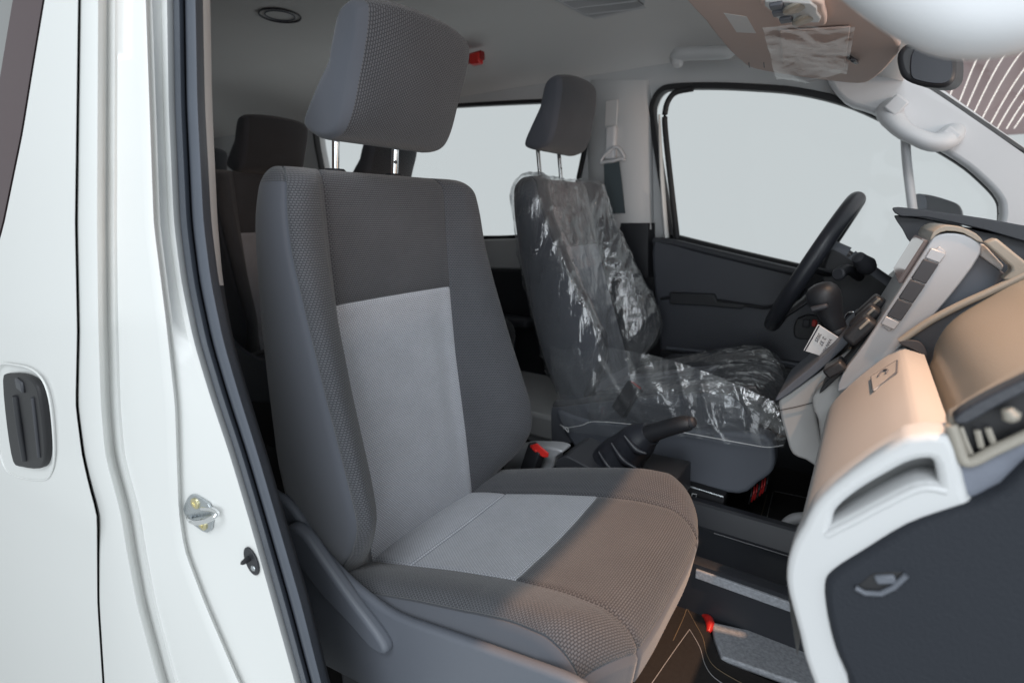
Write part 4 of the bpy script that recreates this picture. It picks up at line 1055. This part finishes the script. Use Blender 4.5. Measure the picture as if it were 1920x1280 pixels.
# ---- lower console with the gear lever
co = thing('centre_console', 'pale centre console rising from the floor between the seats to the dash', 'console', at(1510, 860, 1.15))
extrude('console_face', cat_rom([at(a, b, 1.10) for a, b in [(1459, 754), (1478, 738), (1540, 696), (1592, 656), (1606, 668), (1562, 706), (1526, 742), (1530, 775), (1540, 830), (1545, 880), (1510, 862), (1486, 852), (1474, 820)]], 2, True), (0, .22, 0), 'dash_light', co, bevel=.006)
tube('console_seam', [at(1460, 769, 1.097), at(1490, 763, 1.097), at(1526, 754, 1.097)], .0008, 'plastic_dark', co, n=5)
extrude('console_body', cat_rom([at(a, b, 1.04) for a, b in [(1523, 748), (1534, 732), (1568, 702), (1606, 668), (1650, 660), (1690, 650), (1650, 700), (1600, 760), (1570, 870), (1546, 866), (1534, 788), (1526, 772)]], 2, True), (0, .26, 0), 'dash_light', co, bevel=.010, seg=3)
extrude('console_rail', cat_rom([at(a, b, 1.095) for a, b in [(1456, 752), (1460, 738), (1510, 696), (1560, 652), (1600, 610), (1612, 618), (1580, 655), (1530, 700), (1480, 738)]], 2, True), (0, .20, 0), 'plastic_charcoal', co, bevel=.004)
extrude('switch_bank', cat_rom([at(a, b, 1.035) for a, b in [(1536, 738), (1548, 716), (1600, 664), (1640, 612), (1660, 590), (1664, 600), (1640, 636), (1600, 680), (1556, 722)]], 2, True), (0, .10, 0), 'plastic_black', co, bevel=.003)
box('mode_switch', at(1566, 688, 1.03), (.032, .05, .018), 'plastic_black', co, bevel=.004, rot=(0, -.75, 0))
for k, (a, b) in enumerate(((1612, 618), (1622, 596), (1632, 578))):
    box('rocker_key', at(a, b, 1.04 + .045 * k), (.05, .038, .024), 'plastic_black', co, bevel=.006, rot=(0, -.95, 0), seg=3)
    box('rocker_light', at(a + 9, b - 12, 1.032 + .045 * k), (.020, .03, .004), 'dash_warmlit', co, bevel=.001, rot=(0, -.95, 0))
gl = thing('gear_lever', 'black automatic gear lever with rounded knob and silver shaft', 'gear lever', at(1582, 655, 1.17))
g0, g1 = at(1584, 655, 1.17), at(1541, 548, 1.17); gx = (g1 - g0).normalized(); gL = (g1 - g0).length
lathe('shaft', g0, gx, [(.0055, 0), (.0055, gL * .3)], 'chrome', gl, n=14)
kn = lathe('knob', g0 + gx * (gL * .20), gx, [(.012, 0), (.0165, .003), (.0180, .018), (.0172, .019), (.0180, .021), (.0190, .040), (.0235, .056), (.0285, .074), (.0300, .086), (.0275, .098), (.0200, .107), (.0080, .1115)], 'plastic_black', gl, n=28, angle=60)
box('knob_button', at(1536, 577, 1.138), (.030, .010, .011), 'plastic_dark', kn, bevel=.004, rot=(0, -.35, 0))
tg = thing('key_tag', 'white handwritten card hanging beside the gear lever', 'card', at(1540, 640, 1.145))
tq = [at(1506, 657, 1.14), at(1533, 608, 1.14), at(1580, 638, 1.15), at(1551, 671, 1.15)]
extrude('card', tq, (.002, .0015, 0), 'paper', tg, bevel=.0005)
X_ = (tq[3] - tq[0]).normalized(); Yd = (tq[1] - tq[0]); Yd = (Yd - X_ * Yd.dot(X_)).normalized(); nz = X_.cross(Yd)
if nz.dot(tq[0]) > 0: fz = -1
else: fz = 1
lift = nz * fz * .0012
# the writing runs down the card
dwn = (tq[2] - tq[1]).normalized(); dwn2 = (tq[0] - tq[1]).normalized()
for body, f, g, sz in (('2025', .17, .20, .0088), ('2 37', .36, .22, .0098), ('VAN HIACE', .58, .16, .0080)):
    o_ = tq[1] + (tq[2] - tq[1]) * f + (tq[0] - tq[1]) * g + lift
    text_part('handwriting', body, sz, o_, dwn2, dwn, 'ink', tg)
tube('card_edge', [tq[0] + lift + (tq[3] - tq[0]) * .06, tq[1] + lift + (tq[2] - tq[1]) * .06], .0012, 'ink', tg, n=5, smooth=0)
# ---- steering
sw_ = thing('steering_wheel', 'black steering wheel seen almost edge on in front of the window', 'steering wheel', Vector((-.02, 1.66, -.2)))
wc = Vector((-.122, 1.655, -.132)); tdir = Vector((.154, 0, .329)).normalized(); wn = Vector((0, 1, 0)).cross(tdir)
R_ = .186
tube('rim', [wc + Vector((0, 1, 0)) * (R_ * math.cos(t)) + tdir * (R_ * math.sin(t)) for t in np.linspace(0, 2 * math.pi, 40, endpoint=False)], .0205, 'leather', sw_, n=18, smooth=1, closed=True, up=tuple(wn))
ax_ = wn if wn.x > 0 else -wn
hubc = wc + ax_ * .055
lathe('hub', hubc - ax_ * .045, ax_, [(.02, 0), (.062, .006), (.075, .025), (.07, .06), (.05, .09)], 'plastic_black', sw_, n=28)
for t in (0.05, math.pi - .05, -math.pi / 2 + .35, -math.pi / 2 - .35):
    e = wc + Vector((0, 1, 0)) * (R_ * math.cos(t)) + tdir * (R_ * math.sin(t))
    tube('spoke', [hubc, hubc.lerp(e, .5) + ax_ * .008, e], [.022, .018, .012], 'plastic_black', sw_, n=10, flat=.5)
scx = thing('steering_column', 'dark steering column cover with stalks behind the wheel', 'steering column', at(1610, 560, 1.6))
extrude('column_cover', cat_rom([at(a, b, 1.58) for a, b in [(1552, 468), (1566, 462), (1594, 478), (1640, 512), (1672, 536), (1668, 560), (1640, 590), (1600, 640), (1560, 610), (1546, 560), (1536, 520)]], 2, True), (0, .16, 0), 'plastic_black', scx, bevel=.012, seg=3)
for q in ([(1556, 464), (1588, 478)], [(1592, 482), (1618, 502)], [(1622, 506), (1668, 538)]):
    tube('shroud', [at(a, b, 1.60) for a, b in q], .020, 'plastic_charcoal', scx, n=12, smooth=0)
k0, k1 = at(1608, 482, 1.50), at(1634, 508, 1.54)
lathe('stalk_knob', k0, k1 - k0, [(.006, -.004), (.014, .0), (.0155, .006), (.015, .0065), (.0165, .012), (.016, .0125), (.018, .02), (.022, .036), (.018, .05)], 'plastic_dark', scx, n=22)
tube('stalk', [at(1574, 512, 1.50), at(1590, 505, 1.52), at(1612, 520, 1.58)], [.015, .012, .010], 'plastic_black', scx, n=12)
lathe('stalk_end', at(1574, 514, 1.493), (-.5, -1, .1), [(.0, -.002), (.015, 0), (.015, .006), (.012, .009)], 'plastic_dark', scx, n=18)
tube('ignition_ring', [at(1597 + 13 * math.cos(t), 598 + 13 * math.sin(t), 1.36) for t in np.linspace(0, 2 * math.pi, 16, endpoint=False)], .0022, 'chrome', scx, n=6, smooth=2, closed=True)
lathe('ignition_core', at(1597, 598, 1.365), (-.3, -1, .2), [(.016, -.02), (.016, .0), (.010, .003)], 'plastic_dark', scx, n=18)

# ---- between the seats: parking brake, buckle, tray
pb = thing('parking_brake', 'black parking brake lever with a creased leather boot', 'parking brake', at(1170, 880, 1.17))
def bootr(t): return .082 - .054 * t + .0028 * math.sin(t * 19) * (1 - t * .5)
tube('boot', [at(1110, 930, 1.20), at(1142, 888, 1.19), at(1172, 850, 1.18), at(1200, 824, 1.17), at(1220, 812, 1.165)], bootr, 'leather', pb, n=22, smooth=9, angle=70)
for q in ([(1098, 862), (1112, 884), (1130, 900)], [(1122, 846), (1142, 876), (1168, 892)], [(1146, 830), (1168, 862), (1194, 878)], [(1170, 816), (1192, 842), (1212, 850)]):
    tube('boot_fold', [at(a, b, 1.125) for a, b in q], [.003, .009, .003], 'leather', pb, n=8)
tube('grip', [at(1186, 832, 1.17), at(1212, 816, 1.16), at(1245, 804, 1.155), at(1278, 795, 1.15), at(1294, 793, 1.15)], [.023, .0225, .020, .019, .016], 'plastic_black', pb, n=16)
lathe('release_button', at(1294, 792, 1.15), at(1306, 789, 1.15) - at(1294, 792, 1.15), [(.013, 0), (.013, .008), (.009, .012)], 'plastic_dark', pb, n=16)
bk_ = thing('belt_buckle', 'black seat belt buckle with bright red button beside the cushion', 'buckle', at(995, 880, 1.07))
q0, q1 = at(985, 905, 1.06), at(1008, 838, 1.06); ub = (q1 - q0).normalized(); yb = Vector((.35, .9, .0)).normalized(); xb_ = yb.cross(ub).normalized(); yb = ub.cross(xb_)
box('buckle_body', (q0 + q1) / 2, (.046, .026, (q1 - q0).length), 'plastic_black', bk_, bevel=.004, ax=(xb_, yb, ub), seg=3)
box('buckle_button', q1 - ub * .002 - yb * .004 , (.026, .022, .008), 'red_plastic', bk_, bevel=.003, ax=(xb_, yb, ub))
extrude('buckle_button_face', [at(a, b, 1.044) for a, b in [(997, 834), (1006, 831), (1028, 850), (1027, 857), (1018, 857), (998, 843)]], (0, .004, 0), 'red_plastic', bk_, bevel=.001)
tr_ = thing('seat_side_tray', 'pale grey moulding with a dark tray between the front seats', 'tray', at(1000, 880, 1.1))
extrude('tray_moulding', cat_rom([at(a, b, 1.085) for a, b in [(946, 866), (958, 846), (980, 838), (1010, 838), (1040, 840), (1056, 848), (1040, 858), (1026, 890), (950, 890)]], 2, True), (0, .05, 0), 'plastic_silver', tr_, bevel=.006)
extrude('tray_box', cat_rom([at(a, b, 1.10) for a, b in [(1022, 878), (1052, 856), (1062, 854), (1120, 884), (1150, 905), (1030, 905)]], 1, True), (0, .14, 0), 'plastic_dark', tr_, bevel=.004)
extrude('tray_floor', [at(a, b, 1.12) for a, b in [(1040, 892), (1130, 896), (1250, 925), (1250, 980), (1040, 970)]], (0, .20, 0), 'plastic_black', tr_, bevel=.004)
rl = thing('seat_rail', 'black seat slide rail under the plastic wrapped driver seat', 'seat rail', at(1290, 930, 1.37))
extrude('rail_bar', [at(a, b, 1.37) for a, b in [(1180, 882), (1300, 912), (1358, 930), (1356, 952), (1300, 944), (1180, 920)]], (0, .04, 0), 'rubber_black', rl, bevel=.003)
tube('rail_edge', [at(1180, 884, 1.366), at(1260, 902, 1.366), at(1356, 931, 1.366)], .0022, 'zinc', rl, n=6)
tube('rail_mark', [at(1297, 931, 1.366), at(1298, 925, 1.366), at(1306, 926, 1.366), at(1305, 932, 1.366)], .0009, 'paper', rl, n=5, smooth=0)
wc_ = thing('wiring', 'red and black wiring under the front of the driver seat', 'wiring', at(1420, 915, 1.45))
for k in range(7):
    a = 1408 + 5 * k; b = 930 - 4 * k
    tube('wire', [at(a - 4, b + 14, 1.44), at(a, b, 1.43 + .004 * (k % 2)), at(a + 2, b - 14, 1.45)], .0022, 'red_dark' if k % 3 else 'rubber_black', wc_, n=6)
pd = thing('brake_pedal', 'pale rounded pedal arm over the driver floor mat', 'pedal', at(1500, 975, 1.5))
tube('pedal_arm', [at(1470, 982, 1.44), at(1490, 973, 1.45), at(1530, 972, 1.47), at(1580, 975, 1.5)], [.010, .016, .018, .018], 'plastic_light', pd, n=10)

# ================================================================== what shows through the glass
def flatwall(name, c, u, v, m, kind='structure'):
    c, u, v = Vector(c), Vector(u), Vector(v); n = u.cross(v).normalized()
    o = extrude(name, [c - u - v, c + u - v, c + u + v, c - u + v], n * .04, m)
    o['kind'] = kind; return o
flatwall('hall_wall', (1.5, 6.0, 1.9), (1.3, 0, 0), (0, 0, 1.28), 'hall_panel')
flatwall('hall_back_wall', (-6.2, 1.5, .6), (0, 1.6, 0), (0, 0, .55), 'hall_red')
for k in range(26):  # glowing tubes added in place of the windscreen's reflected ceiling lights
    xx = .28 + .062 * k + random.uniform(-.01, .01); q = []
    for m_ in range(9):
        f = m_ / 8
        q.append((xx + f * (.22 + .075 * k) * (.6 + .4 * f) + .012 * math.sin(f * 7 + k * .35), 5.93, .66 + 1.25 * f))
    o = tube('reflected_strip', q, .0030, 'reflection_line', None, n=5, smooth=3)
    tag(o, 'thin white glowing line behind the windscreen imitating a reflected ceiling light', 'reflection line', 'reflection lines behind the windscreen')

b2 = thing('belt_buckle', 'dark buckle with a thin red edge under the clear seat cover', 'buckle', at(1180, 760, 1.42))
q0, q1 = at(1160, 772, 1.40), at(1192, 722, 1.42); ub = (q1 - q0).normalized(); yb = Vector((.35, .9, .0)).normalized(); xb_ = yb.cross(ub).normalized(); yb = ub.cross(xb_)
box('buckle_body', (q0 + q1) / 2, (.050, .024, (q1 - q0).length), 'plastic_black', b2, bevel=.004, ax=(xb_, yb, ub), seg=3)
box('buckle_button', q1 + ub * .001, (.038, .010, .005), 'red_dark', b2, bevel=.002, ax=(xb_, yb, ub))

# ------------------------------------------------------------------ lift everything to eye height
for o in list(SC.objects):
    if o.parent is None: o.location.z += EYE
